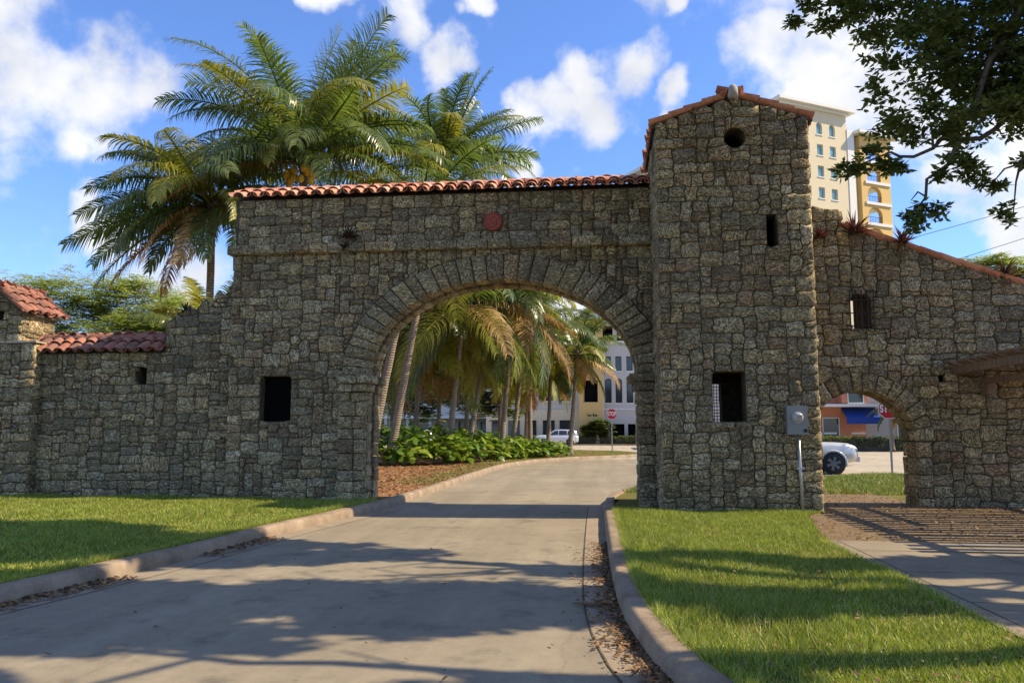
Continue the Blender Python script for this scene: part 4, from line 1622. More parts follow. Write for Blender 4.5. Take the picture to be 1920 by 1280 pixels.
oak = thing('shade_tree', (9.4, 7.2, 0), 'big dark-leaved shade tree whose boughs hang in from the upper right', 'tree')
ob_ = Vector((9.4, 7.2, 0))
mb = MB()
mb.tube([(0, 0, 0), (-.1, .05, .6), (-.25, .1, 2.2), (-.4, .1, 3.6)], [.5, .36, .31, .3], 12)
mb.ob('trunk', M['bark'], oak, smooth=True)
limbs = [
    ([(9.0, 7.3, 3.5), (7.4, 7.6, 5.0), (5.8, 7.9, 5.9), (4.4, 8.0, 6.3), (3.0, 8.1, 6.2)], .2, .035),
    ([(5.8, 7.9, 5.9), (4.9, 8.2, 5.2), (4.1, 8.2, 4.7), (3.3, 8.0, 4.4), (2.6, 8.0, 4.25)], .05, .008),
    ([(4.4, 8.0, 6.3), (3.9, 7.8, 5.3), (3.5, 7.9, 4.5), (3.2, 8.0, 3.9), (3.02, 8.0, 3.6)], .04, .006),
    ([(6.6, 7.8, 5.5), (5.4, 7.6, 4.9), (4.6, 7.8, 4.5), (4.1, 8.0, 4.2)], .07, .01),
    ([(9.0, 7.3, 3.5), (8.6, 8.6, 6.0), (7.2, 10.2, 8.2), (4.5, 10.9, 9.3), (1.5, 11.2, 9.6)], .2, .04),
    ([(7.2, 10.2, 8.2), (8.6, 10.0, 8.8), (10.0, 9.9, 9.1)], .1, .03),
    ([(9.0, 7.3, 3.5), (8.6, 6.0, 6.0), (6.8, 5.2, 8.0), (4.0, 5.0, 9.0), (1.0, 5.2, 9.4)], .2, .05),
    ([(6.8, 5.2, 8.0), (5.6, 4.2, 8.6), (3.6, 3.6, 9.2)], .11, .04),
    ([(8.6, 6.0, 6.0), (7.0, 5.8, 6.6), (5.0, 5.9, 7.2), (2.6, 6.2, 7.6)], .11, .03),
    ([(9.0, 7.3, 3.5), (10.5, 8.6, 6.0), (11.5, 9.5, 8.0)], .18, .04),
    ([(4.0, 5.0, 9.0), (2.6, 4.2, 9.0), (.6, 3.9, 9.2)], .08, .03),
    ([(4.0, 5.0, 9.0), (2.8, 5.8, 9.3), (1.2, 6.4, 9.3)], .07, .03)]
for pts, r0, r1 in limbs:
    mb = MB()
    pp = [Vector(p) - ob_ for p in pts]
    sm = []
    for i in range(len(pp) - 1):
        for k in range(5):
            t_ = k / 5
            sm.append(pp[i].lerp(pp[i + 1], t_) + Vector((math.sin(i * 3 + t_ * 6), math.cos(i * 2 + t_ * 5), math.sin(i + t_ * 7))) * .05)
    sm.append(pp[-1])
    mb.tube(sm, [r0 + (r1 - r0) * k / (len(sm) - 1) for k in range(len(sm))], 8)
    mb.ob('limb', M['bark'], oak, smooth=True)
rgb_ = random.Random(15)
for pts, r0, r1 in limbs[4:]:
    for k in range(6):
        i_ = rgb_.randint(1, len(pts) - 2) if len(pts) > 2 else 0
        a_ = Vector(pts[i_]).lerp(Vector(pts[i_ + 1]), rgb_.random())
        dr = Vector((rgb_.uniform(-1.6, .4), rgb_.uniform(-1, 1), rgb_.uniform(-.1, .7)))
        b_ = a_ + dr * rgb_.uniform(.8, 1.5)
        c_ = b_ + Vector((rgb_.uniform(-1.2, .2), rgb_.uniform(-.8, .8), rgb_.uniform(-.2, .5)))
        mb = MB()
        mb.tube([a_ - ob_, b_ - ob_, c_ - ob_], [.05, .035, .012], 6)
        mb.ob('limb', M['bark'], oak, smooth=True)
near = [(4.6, 8.1, 5.2, .8, .6, .5, 330), (3.9, 8.1, 5.4, .7, .6, .5, 300), (4.9, 8.1, 4.75, .5, .5, .3, 160), (3.45, 8.2, 6.2, .9, .7, .45, 330), (4.3, 8.1, 5.6, .8, .8, .6, 460), (4.0, 7.9, 4.95, .62, .6, .38, 300), (4.6, 8.0, 4.75, .5, .6, .35, 240), (3.2, 8.0, 5.35, .42, .5, .5, 190),
        (3.25, 8.0, 4.62, .42, .4, .2, 110), (2.62, 8.0, 4.3, .36, .3, .15, 62), (3.45, 8.0, 4.25, .24, .3, .28, 60), (3.12, 8.0, 3.86, .17, .2, .26, 34), (3.0, 8.0, 3.62, .1, .1, .1, 9), (4.25, 8.0, 4.22, .22, .3, .14, 40),
        (3.75, 8.0, 3.98, .14, .2, .1, 18), (2.5, 8.1, 6.0, .4, .4, .22, 60), (2.2, 8.1, 5.92, .16, .2, .14, 22), (4.9, 8.2, 6.1, .9, .8, .6, 360), (4.05, 8.1, 3.75, .12, .1, .14, 14), (2.85, 8.05, 5.75, .3, .3, .3, 60)]
NRo = np.random.default_rng(12)
P1 = clump_pts([c[:3] + (c[3] * 1.12, c[4] * 1.2, c[5] * 1.12) + (int(c[6] * 1.3),) for c in near], NRo)
V1, F1 = leaf_rosettes(P1 - np.array(ob_), 7, .10, .0205, NRo)
obj('crown', tri_mesh('crown', V1, F1, M['oak']), oak)
high = [(2.0, 10.9, 9.7, 2.2, .8, .7, 520), (5.0, 10.9, 9.2, 1.6, .7, .8, 420), (10.4, 9.9, 9.0, 1.5, .32, .4, 230), (12.2, 9.6, 8.2, 1.2, .5, .6, 200), (-.6, 11.5, 10.2, 1.6, .9, .6, 330),
        (3.2, 7.6, 8.4, 2.0, .8, .6, 420), (6.4, 7.9, 8.0, 1.7, .8, .8, 460), (10.0, 7.7, 8.4, 1.7, .5, .5, 300), (.8, 8.6, 9.4, 1.5, .8, .5, 330), (-1.5, 8.8, 10.4, 1.6, 1.3, .6, 380),
        (4.2, 5.6, 9.2, 1.2, .5, .5, 110), (1.0, 5.2, 9.6, 1.3, .5, .5, 120), (7.6, 5.4, 8.2, 1.2, .4, .5, 150), (3.4, 3.8, 9.3, 1.5, .6, .5, 190), (.2, 3.8, 9.4, 1.2, .5, .4, 130), (6.2, 3.2, 8.8, 1.5, .8, .6, 260), (11.5, 6.0, 7.6, 1.2, .5, .6, 100), (-2.6, 6.6, 10.6, 1.4, .8, .5, 200), (-2.5, 4.6, 10.6, 1.4, .8, .5, 160), (13.6, 9.8, 8.2, 1.3, .6, .6, 260), (13.2, 7.6, 8.3, 1.6, .6, .7, 300), (13, 5.4, 8.2, 1.5, .7, .6, 260), (-3.4, 11.2, 10.4, 1.6, .9, .5, 330), (.8, 12.2, 10.6, 2.2, .45, .5, 260), (5.2, 6.4, 8.8, 1.6, .4, .4, 170), (2.4, 9.6, 9.6, 2.0, .5, .5, 330), (-.6, 10.2, 11.0, 1.6, .8, .5, 300), (2.2, 9.2, 11.2, 1.6, .7, .5, 300), (-4.2, 9.6, 11.4, 1.8, 1.0, .5, 340), (-2, 12.4, 11.6, 1.8, .5, .5, 200), (4.6, 6.9, 9.8, 1.6, .5, .4, 220), (6.0, 4.6, 9.6, 1.4, .5, .4, 160), (2.0, 6.9, 9.8, 1.4, .5, .4, 160), (3.0, 5.6, 9.9, 1.6, .5, .4, 200), (.6, 6.0, 9.9, 1.6, .5, .4, 200), (-1.5, 10.8, 11.2, 1.6, .6, .4, 220), (4.5, 10.2, 10.0, 1.8, .5, .4, 240)]
P2 = clump_pts([c[:3] + (c[3] * 1.15, c[4] * 1.2, c[5] * 1.2, int(c[6] * (2.1 if c[1] > 6.3 else .95))) for c in high], NRo, 34)
V2, F2 = leaf_rosettes(P2 - np.array(ob_), 8, .25, .07, NRo)
obj('crown', tri_mesh('crown', V2, F2, M['oak']), oak)
# twigs carrying the nearest sprays
mb = MB()
rg = random.Random(9)
lp = [Vector(p) for pts, _, _ in limbs[:4] for p in pts]
for (x, y, z, rx, ry, rz, n) in near:
    c = Vector((x, y, z))
    o_ = min(lp, key=lambda q: (q - c).length)
    for k in range(max(1, n // 60)):
        tip = c + Vector((rg.uniform(-rx, rx), rg.uniform(-ry, ry), rg.uniform(-rz, rz))) * .5
        m_ = o_.lerp(tip, .5) + Vector((0, 0, rg.uniform(0, .12)))
        mb.tube([o_ - ob_, m_ - ob_, tip - ob_], [.014, .009, .004], 4)
tag(mb.ob('twigs', M['bark'], oak, smooth=True), kind='stuff')


def feathery_tree(label, base, clumps, seed, n_limb=9, group=None, mat='poinciana', ln=.30, wd=.028, per=6, flat_=.3, dens=2.4):
    rgn = np.random.default_rng(seed)
    rg = random.Random(seed)
    th = thing('poinciana_tree', base, label, 'tree', group)
    b = Vector(base)
    mb = MB()
    hub = Vector((0, 0, max(1.6, clumps[0][2] * .45)))
    mb.tube([(0, 0, -.1), (.08, 0, .7), hub], [.3, .22, .17], 9)
    mb.ob('trunk', M['pale_bark'], th, smooth=True)
    for k in range(n_limb):
        c = clumps[k % len(clumps)]
        tip = Vector((c[0] + rg.uniform(-.7, .7) * c[3], c[1] + rg.uniform(-.5, .5) * c[4], c[2] + rg.uniform(-.3, .8) * c[5])) - b
        m1 = hub.lerp(tip, .35) + Vector((rg.uniform(-.4, .4), rg.uniform(-.3, .3), rg.uniform(.1, .5)))
        m2 = hub.lerp(tip, .7) + Vector((rg.uniform(-.4, .4), rg.uniform(-.3, .3), rg.uniform(0, .4)))
        mb = MB()
        mb.tube([hub, m1, m2, tip], [.1, .065, .04, .012], 6)
        for j in range(3):
            t2 = m2.lerp(tip, rg.uniform(0, 1))
            mb.tube([t2, t2 + Vector((rg.uniform(-1.1, 1.1), rg.uniform(-.6, .6), rg.uniform(-.2, .6)))], [.02, .006], 4)
        mb.ob('limb', M['pale_bark'], th, smooth=True)
    P = clump_pts([c[:6] + (int(c[6] * dens),) for c in clumps], rgn) - np.array(base)
    V, F = leaf_rosettes(P, per, ln, wd, rgn, flat_)
    obj('crown', tri_mesh('crown', V, F, M[mat]), th)
    return th


TG = 'feathery trees behind the low wall'
feathery_tree('feathery green tree above the corner pavilion roof', (-27.5, 40, .1), [(-29.5, 40, 8.9, 4.2, 2.6, 1.5, 760), (-25.4, 40, 8.4, 3.2, 2.4, 1.5, 640), (-32, 40, 6.8, 3, 2.6, 2, 520), (-27, 39, 6.3, 4.2, 2, 1.5, 760), (-28, 38.6, 4.2, 4.5, 2, 1.3, 620)], 41, 18, TG, ln=.42, wd=.04)
feathery_tree('feathery green tree behind the dark tile coping', (-21.5, 38, .1), [(-21, 38, 7.0, 3.5, 2.2, 1.3, 700), (-18.2, 38, 6.4, 2.6, 2, 1.3, 560), (-24, 37.5, 6.2, 2.7, 2, 1.3, 560), (-21.5, 37, 4.6, 4.4, 1.8, 1.1, 700)], 42, 18, TG, ln=.42, wd=.04)
feathery_tree('small feathery tree top showing over the sloping right wall', (13.9, 30, .1), [(14.2, 30, 7.5, 1.7, 1.2, .35, 260), (15.6, 30, 7.1, 1.6, 1.2, .4, 220)], 43, 6)

DG = 'dark broadleaf trees across the cross street'
feathery_tree('dark broadleaf tree far behind the two leaning trunks', (-19, 70, .1), [(-19, 70, 6.0, 3.2, 2, 2.4, 420), (-16, 70, 4.4, 2.6, 2, 2, 320)], 44, 6, DG, 'oak', .5, .14, dens=1.5)
feathery_tree('dark broadleaf tree filling the gap behind the golden palm', (-11, 68, .1), [(-11.5, 68, 5.6, 3.0, 2, 2.2, 420), (-9, 68, 4.4, 2.4, 2, 1.8, 320)], 45, 6, DG, 'oak', .5, .14, dens=1.5)
feathery_tree('dark broadleaf tree left of the white parked car', (-24, 74, .1), [(-24, 74, 5.6, 3.2, 2, 2.4, 420)], 46, 6, DG, 'oak', .5, .14, dens=1.5)

# young palm peeping over the wall by the buttress
palm('young bright palm peeping over the buttress beside the tall trunk', (-12.3, 23, .1), (-12.2, 23, 3.9), [(90, 80, 24, 2.6, Y_), (10, 62, 50, 2.4, G_), (180, 62, 60, 2.6, Y_), (150, 74, 40, 2.6, Y_), (220, 50, 70, 2.4, G_), (330, 56, 70, 2.4, G_), (60, 50, 70, 2.4, G_), (270, 66, 60, 2.2, Y_)], r0=.14, r1=.1, seed=77)


# philodendron bed
def lobed_leaf():
    m = [(0, 0)]
    outl = []
    for k in range(8):
        t = k / 7
        w = .42 * math.sin(math.pi * (.12 + .84 * t)) ** .8
        y = -.12 + 1.1 * t
        outl.append((w * (1.0 if k % 2 == 0 else .58), y + (.06 if k % 2 == 0 else 0)))
    return outl


def shrub_mass(name, spots, n, label, rgn, size=.42):
    ol = lobed_leaf()
    K = len(ol)
    V, F = [], []
    for k in range(n):
        (x, y, r, h) = spots[rgn.integers(0, len(spots))]
        a = rgn.uniform(0, 2 * np.pi)
        rr = r * math.sqrt(rgn.uniform(0, 1))
        px, py = x + rr * math.cos(a), y + rr * math.sin(a)
        top = h * (1 - .45 * (rr / r) ** 2)
        pz = .12 + top * rgn.uniform(.25, 1.0) ** .6
        az = rgn.uniform(0, 2 * np.pi) if rgn.uniform() < .5 else a + rgn.uniform(-.6, .6)
        el = rgn.uniform(-.7, .35)
        u = Vector((math.cos(az) * math.cos(el), math.sin(az) * math.cos(el), math.sin(el)))
        v = u.cross(Vector((rgn.uniform(-.4, .4), rgn.uniform(-.4, .4), 1))).normalized()
        w = v.cross(u)
        s = size * rgn.uniform(.55, 1.2)
        b = len(V)
        c = Vector((px, py, pz))
        spine = []
        for q, (ww, yy) in enumerate(ol):
            sag = -.28 * max(0, yy) ** 2
            V.append(tuple(c + u * s * yy + w * (s * sag)))
            V.append(tuple(c + u * s * yy + v * s * ww + w * s * (sag - .10 * ww)))
            V.append(tuple(c + u * s * yy - v * s * ww + w * s * (sag - .10 * ww)))
        for q in range(K - 1):
            i0, i1 = b + 3 * q, b + 3 * (q + 1)
            F += [(i0, i0 + 1, i1 + 1), (i0, i1 + 1, i1), (i0, i1, i1 + 2), (i0, i1 + 2, i0 + 2)]
    o = obj(name, tri_mesh(name, V, F, M['shrub']))
    return tag(o, label, 'shrubs', kind='stuff')


rgn = np.random.default_rng(8)
line = [(-13, 32.2), (-10.4, 33.2), (-8.3, 34.4), (-6.9, 35.4), (-6.2, 37.5), (-5.7, 39.5), (-4.9, 42), (-4.0, 44.3), (-2.9, 46.3)]
spots = []
for i, (x, y) in enumerate(line):
    h = 2.35 - .14 * i
    for dx, dy, hs in ((0, 0, .82), (-.9, .7, 1.0), (-2.0, 1.2, 1.08), (-.3, -.5, .6)):
        spots.append((x + dx, y + dy, .95, h * hs))
shrub_mass('philodendron_shrubbery', spots, 3600, 'glossy lobed green shrubs filling the bed under the palms', rgn)


# bromeliads growing on the masonry
def bromeliad(loc, n, ln, mat, label, seed, roots=True, droop=.5):
    ln *= 1.0
    rg = random.Random(seed)
    th = thing('bromeliad', loc, label, 'plant', 'bromeliads rooted on the stonework')
    V, F = [], []
    for k in range(n):
        az, el = rg.uniform(0, 2 * math.pi), rg.uniform(.05, 1.35)
        u = Vector((math.cos(az) * math.cos(el), math.sin(az) * math.cos(el) - .25, math.sin(el))).normalized()
        l = ln * rg.uniform(.6, 1.15)
        v = u.cross(Vector((.1, .2, 1))).normalized()
        w = .016 + .01 * rg.random()
        b = len(V)
        q, d = Vector((0, 0, 0)), u
        for s_ in range(4):
            V += [tuple(q - v * w * (1, 1.1, .8, .45)[s_]), tuple(q + v * w * (1, 1.1, .8, .45)[s_])]
            q = q + d * l / 4
            d = (d + Vector((0, 0, -droop * .4))).normalized()
        V.append(tuple(q))
        for s_ in range(3):
            a = b + 2 * s_
            F += [(a, a + 1, a + 3), (a, a + 3, a + 2)]
        F.append((b + 6, b + 7, b + 8))
    obj('leaves', tri_mesh('leaves', V, F, M[mat]), th)
    if roots:
        mb = MB()
        for k in range(7):
            x = rg.uniform(-.12, .12)
            mb.tube([(x * .5, -.03, 0), (x, -.05, -.12), (x * 1.2, -.03, -.22 - rg.uniform(0, .15))], [.012, .009, .004], 5)
        mb.ob('roots', M['timber'], th, smooth=True)


bromeliad((-5.6, YW - .1, 5.86), 60, .34, 'brom', 'dark spiky bromeliad on the string course of the gateway', 1)
bromeliad((-5.66, YW - .13, 5.62), 34, .28, 'brom', 'smaller dark bromeliad hanging just below the string course', 5, True, .9)
bromeliad((5.2, YR - .02, 5.62), 70, .50, 'brom_red', 'large red bromeliad where the right wall steps down', 2)
bromeliad((6.12, YR - .02, 5.38), 55, .42, 'brom_red', 'red bromeliad further down the tiled slope of the right wall', 3)
bromeliad((8.05, YR, 4.70), 55, .42, 'brom', 'grey bromeliad near the low end of the tiled slope', 4)
bromeliad((4.5, YR - .05, 5.55), 36, .30, 'brom_red', 'small reddish bromeliad on the wall close to the tower', 6, False)
bromeliad((-9.66, YL + .1, 4.36), 50, .32, 'brom', 'dark bromeliad on the stepped buttress of the low wall', 7, False)

# ================================================================== buildings beyond
M['cream'] = flat('cream_stucco', (.66, .56, .37), .85, .06, .3)
M['yellow'] = flat('yellow_stucco', (.66, .44, .16), .85, .07, .3)
M['offwhite'] = flat('white_stucco', (.55, .52, .45), .85, .06, .3)
M['trimw'] = flat('white_trim', (.72, .70, .64), .8, .05)
M['slate'] = flat('grey_roof', (.10, .10, .105), .8, .15)
M['orange'] = flat('orange_stucco', (.55, .22, .12), .85, .08)
M['greige'] = flat('grey_stucco', (.36, .36, .34), .85, .08)
M['blue'] = flat('blue_canvas', (.015, .06, .30), .7, .1)
M['dark'] = flat('dark_void', (.012, .012, .013), .9, .1)


def arch_loop(cx, z0, z1, w, n=10):
    """round-headed opening"""
    r = w / 2
    rise = min(r, (z1 - z0) * .5)
    return [(cx - r, z0), (cx + r, z0)] + [(cx + r * math.cos(a), z1 - rise + rise * math.sin(a)) for a in np.linspace(0, math.pi, n)]


def facade(parent, name, loops, y0, y1, mat):
    vs, fs = filled(loops, y0, y1)
    return obj(name, mesh(name, vs, fs, mat), parent)


def window(parent, cx, z0, z1, w, y, glass, frame, arched=False, bar=True):
    """frame with pane behind, set into the wall at depth y"""
    o_loop = arch_loop(cx, z0, z1, w) if arched else rect(cx - w / 2, cx + w / 2, z0, z1)
    f = .07
    i_loop = arch_loop(cx, z0 + f, z1 - f, w - 2 * f) if arched else rect(cx - w / 2 + f, cx + w / 2 - f, z0 + f, z1 - f)
    vs, fs = filled([o_loop, i_loop], y, y + .06)
    wo = obj('window', mesh('window', vs, fs, frame), parent)
    vs, fs = filled([[(a, b) for a, b in i_loop]], y + .03, y + .05)
    obj('pane', mesh('pane', vs, fs, glass), wo)
    mb = MB()
    mb.box(cx - w / 2 - .1, cx + w / 2 + .1, y - .32, y - .004, z0 - .16, z0 - .01)
    mb.ob('sill', M['trimw'], wo)
    return wo


def boxpart(parent, name, mat, *bs):
    mb = MB()
    for b_ in bs:
        mb.box(*b_)
    return mb.ob(name, mat, parent)


def hip(parent, x0, x1, y0, y1, z, h, over, mat, name='roof'):
    mb = MB()
    x0, x1, y0, y1 = x0 - over, x1 + over, y0 - over, y1 + over
    k = min(x1 - x0, y1 - y0) * .45
    mb.add([(x0, y0, z), (x1, y0, z), (x1, y1, z), (x0, y1, z), (x0 + k, y0 + k, z + h), (x1 - k, y0 + k, z + h), (x1 - k, y1 - k, z + h), (x0 + k, y1 - k, z + h)],
           [(3, 2, 1, 0), (4, 5, 6, 7), (0, 1, 5, 4), (1, 2, 6, 5), (2, 3, 7, 6), (3, 0, 4, 7)])
    r_ = mb.ob(name, mat, parent)
    mb = MB()
    mb.box(x0 - .05, x1 + .05, y0 - .05, y1 + .05, z - .5, z - .01)
    mb.ob('eaves', M['trimw'], r_)
    return r_


# tall apartment block, turned so that its front catches the sun
hr = thing('apartment_tower', (33, 120, 0), 'tall cream and yellow apartment tower rising behind the footway wall', 'building', rz=R(30))
zs = [47.3 - 3.35 * k for k in range(13)]
cols = [-4.9, -2.3, .37, 2.95]
loops = [rect(-7, 5.9, 0, 50.3)]
for i, z in enumerate(zs):
    for c in cols:
        loops.append(arch_loop(c, z - .95, z + .95, 1.15) if i == 0 else rect(c - .6, c + .6, z - .85, z + .85))
facade(hr, 'wall', loops, 0, .5, M['cream'])
boxpart(hr, 'side_wall', M['cream'], (-7, -6.5, .51, 14, 0, 50.3), (5.4, 5.9, .51, 14, 0, 50.3), (-6.49, 5.39, 13.5, 14, 0, 50.3))
boxpart(hr, 'room_dark_sheet', M['dark'], (-6.4, 5.3, .8, 1.0, 0, 50))  # upright near-black sheet, darkness of the rooms put into its colour
for i, z in enumerate(zs[:8]):
    for c in cols:
        window(hr, c, z - (.95 if i == 0 else .85), z + (.95 if i == 0 else .85), 1.15 if i == 0 else 1.2, .22, M['glass_green'], M['trimw'], i == 0)
hip(hr, -7, 5.9, 0, 14, 50.9, 1.6, 1.0, M['trimw'])
boxpart(hr, 'cornice', M['trimw'], (-7.4, 6.3, -.4, 14.3, 50.05, 50.38))
boxpart(hr, 'link_wall', M['cream'], (5.91, 8.2, 1.2, 13, 0, 48.3))
boxpart(hr, 'pilaster', M['trimw'], (5.91, 7.3, -.1, 1.19, 0, 48.0))
fz = [34.9 + 3.3 * k for k in range(4)] + [34.9 - 3.3 * k for k in range(1, 10)]
loops = [rect(8.21, 14.4, 0, 47.2)] + [arch_loop(10.9, z - 1.25, z + 1.25, 2.9) for z in fz]
facade(hr, 'balcony_front', loops, -.3, .4, M['yellow'])
boxpart(hr, 'balcony_side', M['yellow'], (13.7, 14.4, .41, .9, 0, 47.2), (13.7, 14.4, 7.2, 7.8, 0, 47.2), (8.21, 8.9, .41, 9, 0, 47.2))
for z in fz[:7]:
    boxpart(hr, 'balcony_floor', M['trimw'], (8.95, 14.3, -.5, 7.6, z - 1.75, z - 1.3))
    mb = MB()
    for k in range(9):
        mb.box(9.5 + k * .35 - .02, 9.5 + k * .35 + .02, -.2, -.16, z - 1.28, z - .35)
    mb.box(9.4, 12.4, -.21, -.15, z - .35, z - .29)
    mb.ob('railing', M['iron'], hr)
hip(hr, 8.0, 14.6, -.6, 9, 47.9, 1.2, .7, M['trimw'])
boxpart(hr, 'lower_wing', M['cream'], (-27.6, -7.1, -1, 12, 0, 35.8))
hip(hr, -27.6, -8.5, -1, 12, 36.4, 1.4, .9, M['trimw'])
boxpart(hr, 'wing_attic', M['cream'], (-26.6, -18.1, 0, 10, 37.9, 39.2))
hip(hr, -26.6, -18.1, 0, 10, 39.7, 1.6, .8, M['trimw'])

# white office block with a yellow corner loggia, seen through the arch
wb = thing('office_building', (8, 95, 0), 'white office block with yellow corner loggia and hipped roof behind the stop sign', 'building')
lx = lambda x: x - 8
wc = [.75, 2.0, 3.3, 4.6, 6.4, 8.2, 10, 12, 14, 16, 18, 20]
loops = [rect(lx(.16), lx(24), 0, 12.1)]
for x in wc:
    loops += [rect(lx(x - .36), lx(x + .36), 8.75, 10.5), arch_loop(lx(x), 4.95, 7.85, .78)]
loops += [rect(lx(.9), lx(2.6), .05, 2.45), rect(lx(3.0), lx(5.2), .05, 2.45), rect(lx(6), lx(9), .05, 2.45)]
facade(wb, 'wall', loops, 0, .6, M['offwhite'])
boxpart(wb, 'back_wall', M['dark'], (lx(.2), lx(23.9), 1.6, 14, 0, 12.05))
for x in wc:
    window(wb, lx(x), 8.75, 10.5, .72, .25, M['glass'], M['iron'])
    window(wb, lx(x), 4.95, 7.85, .78, .25, M['glass'], M['iron'], True)
boxpart(wb, 'band', M['trimw'], (lx(.16), lx(24), -.15, -.004, 12.0, 12.35), (lx(.16), lx(24), -.1, -.004, 4.1, 4.3))
for k in range(10):
    x = 1.6 + k * 2.2
    boxpart(wb, 'loggia_column', M['offwhite'], (lx(x - .25), lx(x + .25), .05, .55, 12.36, 14.0))
boxpart(wb, 'loggia_back', M['dark'], (lx(.3), lx(23.9), 3.4, 13.9, 12.06, 14.6))
mb = MB()
for k in range(60):
    mb.box(lx(.5 + k * .36), lx(.56 + k * .36), .2, .26, 12.36, 13.2)
mb.box(lx(.4), lx(22), .19, .27, 13.2, 13.28)
mb.ob('railing', M['iron'], wb)
hip(wb, lx(.2), lx(24), 0, 14, 14.7, 2.2, .8, M['slate'])
loops = [rect(lx(-2.72), lx(.15), 0, 14.9), arch_loop(lx(-1.35), 11.4, 14.0, 1.25), rect(lx(-2.2), lx(-.5), 5.0, 7.6)]
facade(wb, 'corner_tower', loops, -1.2, -.5, M['yellow'])
boxpart(wb, 'corner_tower_side', M['yellow'], (lx(-2.72), lx(-2.1), -.49, 6, 0, 14.9), (lx(-.45), lx(.15), -.49, -.02, 0, 14.9))
boxpart(wb, 'corner_tower_back', M['dark'], (lx(-2.0), lx(-.5), .8, 6, 0, 11.3), (lx(-2.0), lx(-.5), 3, 6, 11.3, 14.9))
boxpart(wb, 'corner_tower_sill', M['trimw'], (lx(-2.1), lx(-.6), -1.35, -1.21, 11.1, 11.38))
hip(wb, lx(-2.75), lx(1.6), -1.2, 6, 15.3, 1.5, .75, M['slate'])
boxpart(wb, 'shop_lettering', M['dark'], *[(lx(-1.75) + k * .13, lx(-1.75) + k * .13 + (.10 if k % 3 else .05), -1.24, -1.204, 3.35, 3.35 + (.32 if k in (0, 5) else .2)) for k in range(9) if k != 4])
boxpart(wb, 'left_wing', M['offwhite'], (lx(-14), lx(-2.73), .4, 12, 0, 12.2))
boxpart(wb, 'left_wing_base', M['cream'], (lx(-14), lx(-2.73), .2, .39, 0, 4.2))
hip(wb, lx(-14), lx(-2.8), .4, 12, 12.7, 2.0, .8, M['slate'])
for x in (-12.6, -10.6, -8.6, -6.4, -4.4):
    for z in (5.2, 8.8):
        window(wb, lx(x), z, z + 2, 1.1, .33, M['glass'], M['iron'])
    boxpart(wb, 'shopfront', M['glass'], (lx(x - .7), lx(x + .7), .1, .19, .3, 2.9))

# pale shops further left behind the grove
sh = thing('shop_row', (-24, 108, 0), 'long pale shop row with flat canopy behind the palm grove', 'building')
boxpart(sh, 'wall', M['offwhite'], (-22, 16, .5, 12, 0, 5.4))
boxpart(sh, 'upper_wall', M['greige'], (-22, -2, 2, 12, 5.41, 12), (-1.99, 15.5, 3, 12, 5.41, 9.5))
boxpart(sh, 'canopy', M['trimw'], (-22.3, 16.3, -2.2, .49, 3.3, 3.7))
for k in range(12):
    x = -21 + k * 3.1
    boxpart(sh, 'column', M['offwhite'], (x - .2, x + .2, -2.0, -1.6, 0, 3.29))
    boxpart(sh, 'shopfront', M['glass'], (x + .4, x + 2.6, .4, .49, .3, 2.9))
boxpart(sh, 'awning', M['blue'], (9, 11, -2.5, -2.21, 2.9, 3.3))
for k in range(6):
    for z in (6.3, 9.2):
        window(sh, -20 + k * 3.1, z, z + 1.7, 1.6, 1.93, M['glass'], M['trimw'])

# orange shop behind the footway arch
og = thing('orange_shop', (20, 70, 0), 'orange shop with blue awning glimpsed through the footway arch', 'building')
boxpart(og, 'wall', M['orange'], (-8, 2.1, 0, 10, 0, 9))
boxpart(og, 'bay', M['orange'], (-.1, 1.9, -1.2, -.01, 3.9, 8))
boxpart(og, 'side_wall', M['greige'], (2.11, 14, .6, 10, 0, 8.5))
boxpart(og, 'band', M['trimw'], (-6, 3.2, -1.6, -.012, 3.62, 3.84))
boxpart(og, 'low_band', M['trimw'], (-6, -.3, -.1, -.011, 1.35, 1.5), (.9, 2.0, -.1, -.011, 1.35, 1.5))
w_ = window(og, 1.0, 3.9, 6.2, 1.3, -1.29, M['glass'], M['trimw'])
w_ = window(og, -.75, .3, 2.75, 1.4, -.1, M['glass'], M['trimw'])
window(og, -3.5, .3, 2.75, 1.4, -.1, M['glass'], M['trimw'])
window(og, 5.3, .3, 2.9, 1.0, .5, M['glass'], M['trimw'])
mb = MB()
mb.prism([(0, 3.6), (-1.5, 2.75), (-1.5, 2.2), (-1.46, 2.2), (-1.46, 2.7), (0, 3.5)], lambda y, z: (.15, y, z), lambda y, z: (2.9, y, z))
mb.ob('awning', M['blue'], og)


def hedge(label, x0, x1, y0, y1, h, n, seed, z0=.1):
    rgn = np.random.default_rng(seed)
    th = thing('clipped_hedge', ((x0 + x1) / 2, (y0 + y1) / 2, z0), label, 'hedge')
    P = np.stack([rgn.uniform(x0, x1, n) - (x0 + x1) / 2, rgn.uniform(y0, y1, n) - (y0 + y1) / 2, h * rgn.uniform(0, 1, n) ** .7], 1)
    V, F = leaf_rosettes(P, 5, .22, .05, rgn)
    obj('foliage', tri_mesh('foliage', V, F, M['frond']), th)
    boxpart(th, 'stems', M['bark'], ((x0 - x1) / 2 + .2, (x1 - x0) / 2 - .2, (y0 - y1) / 2 + .25, (y1 - y0) / 2 - .25, -.15, h * .8))


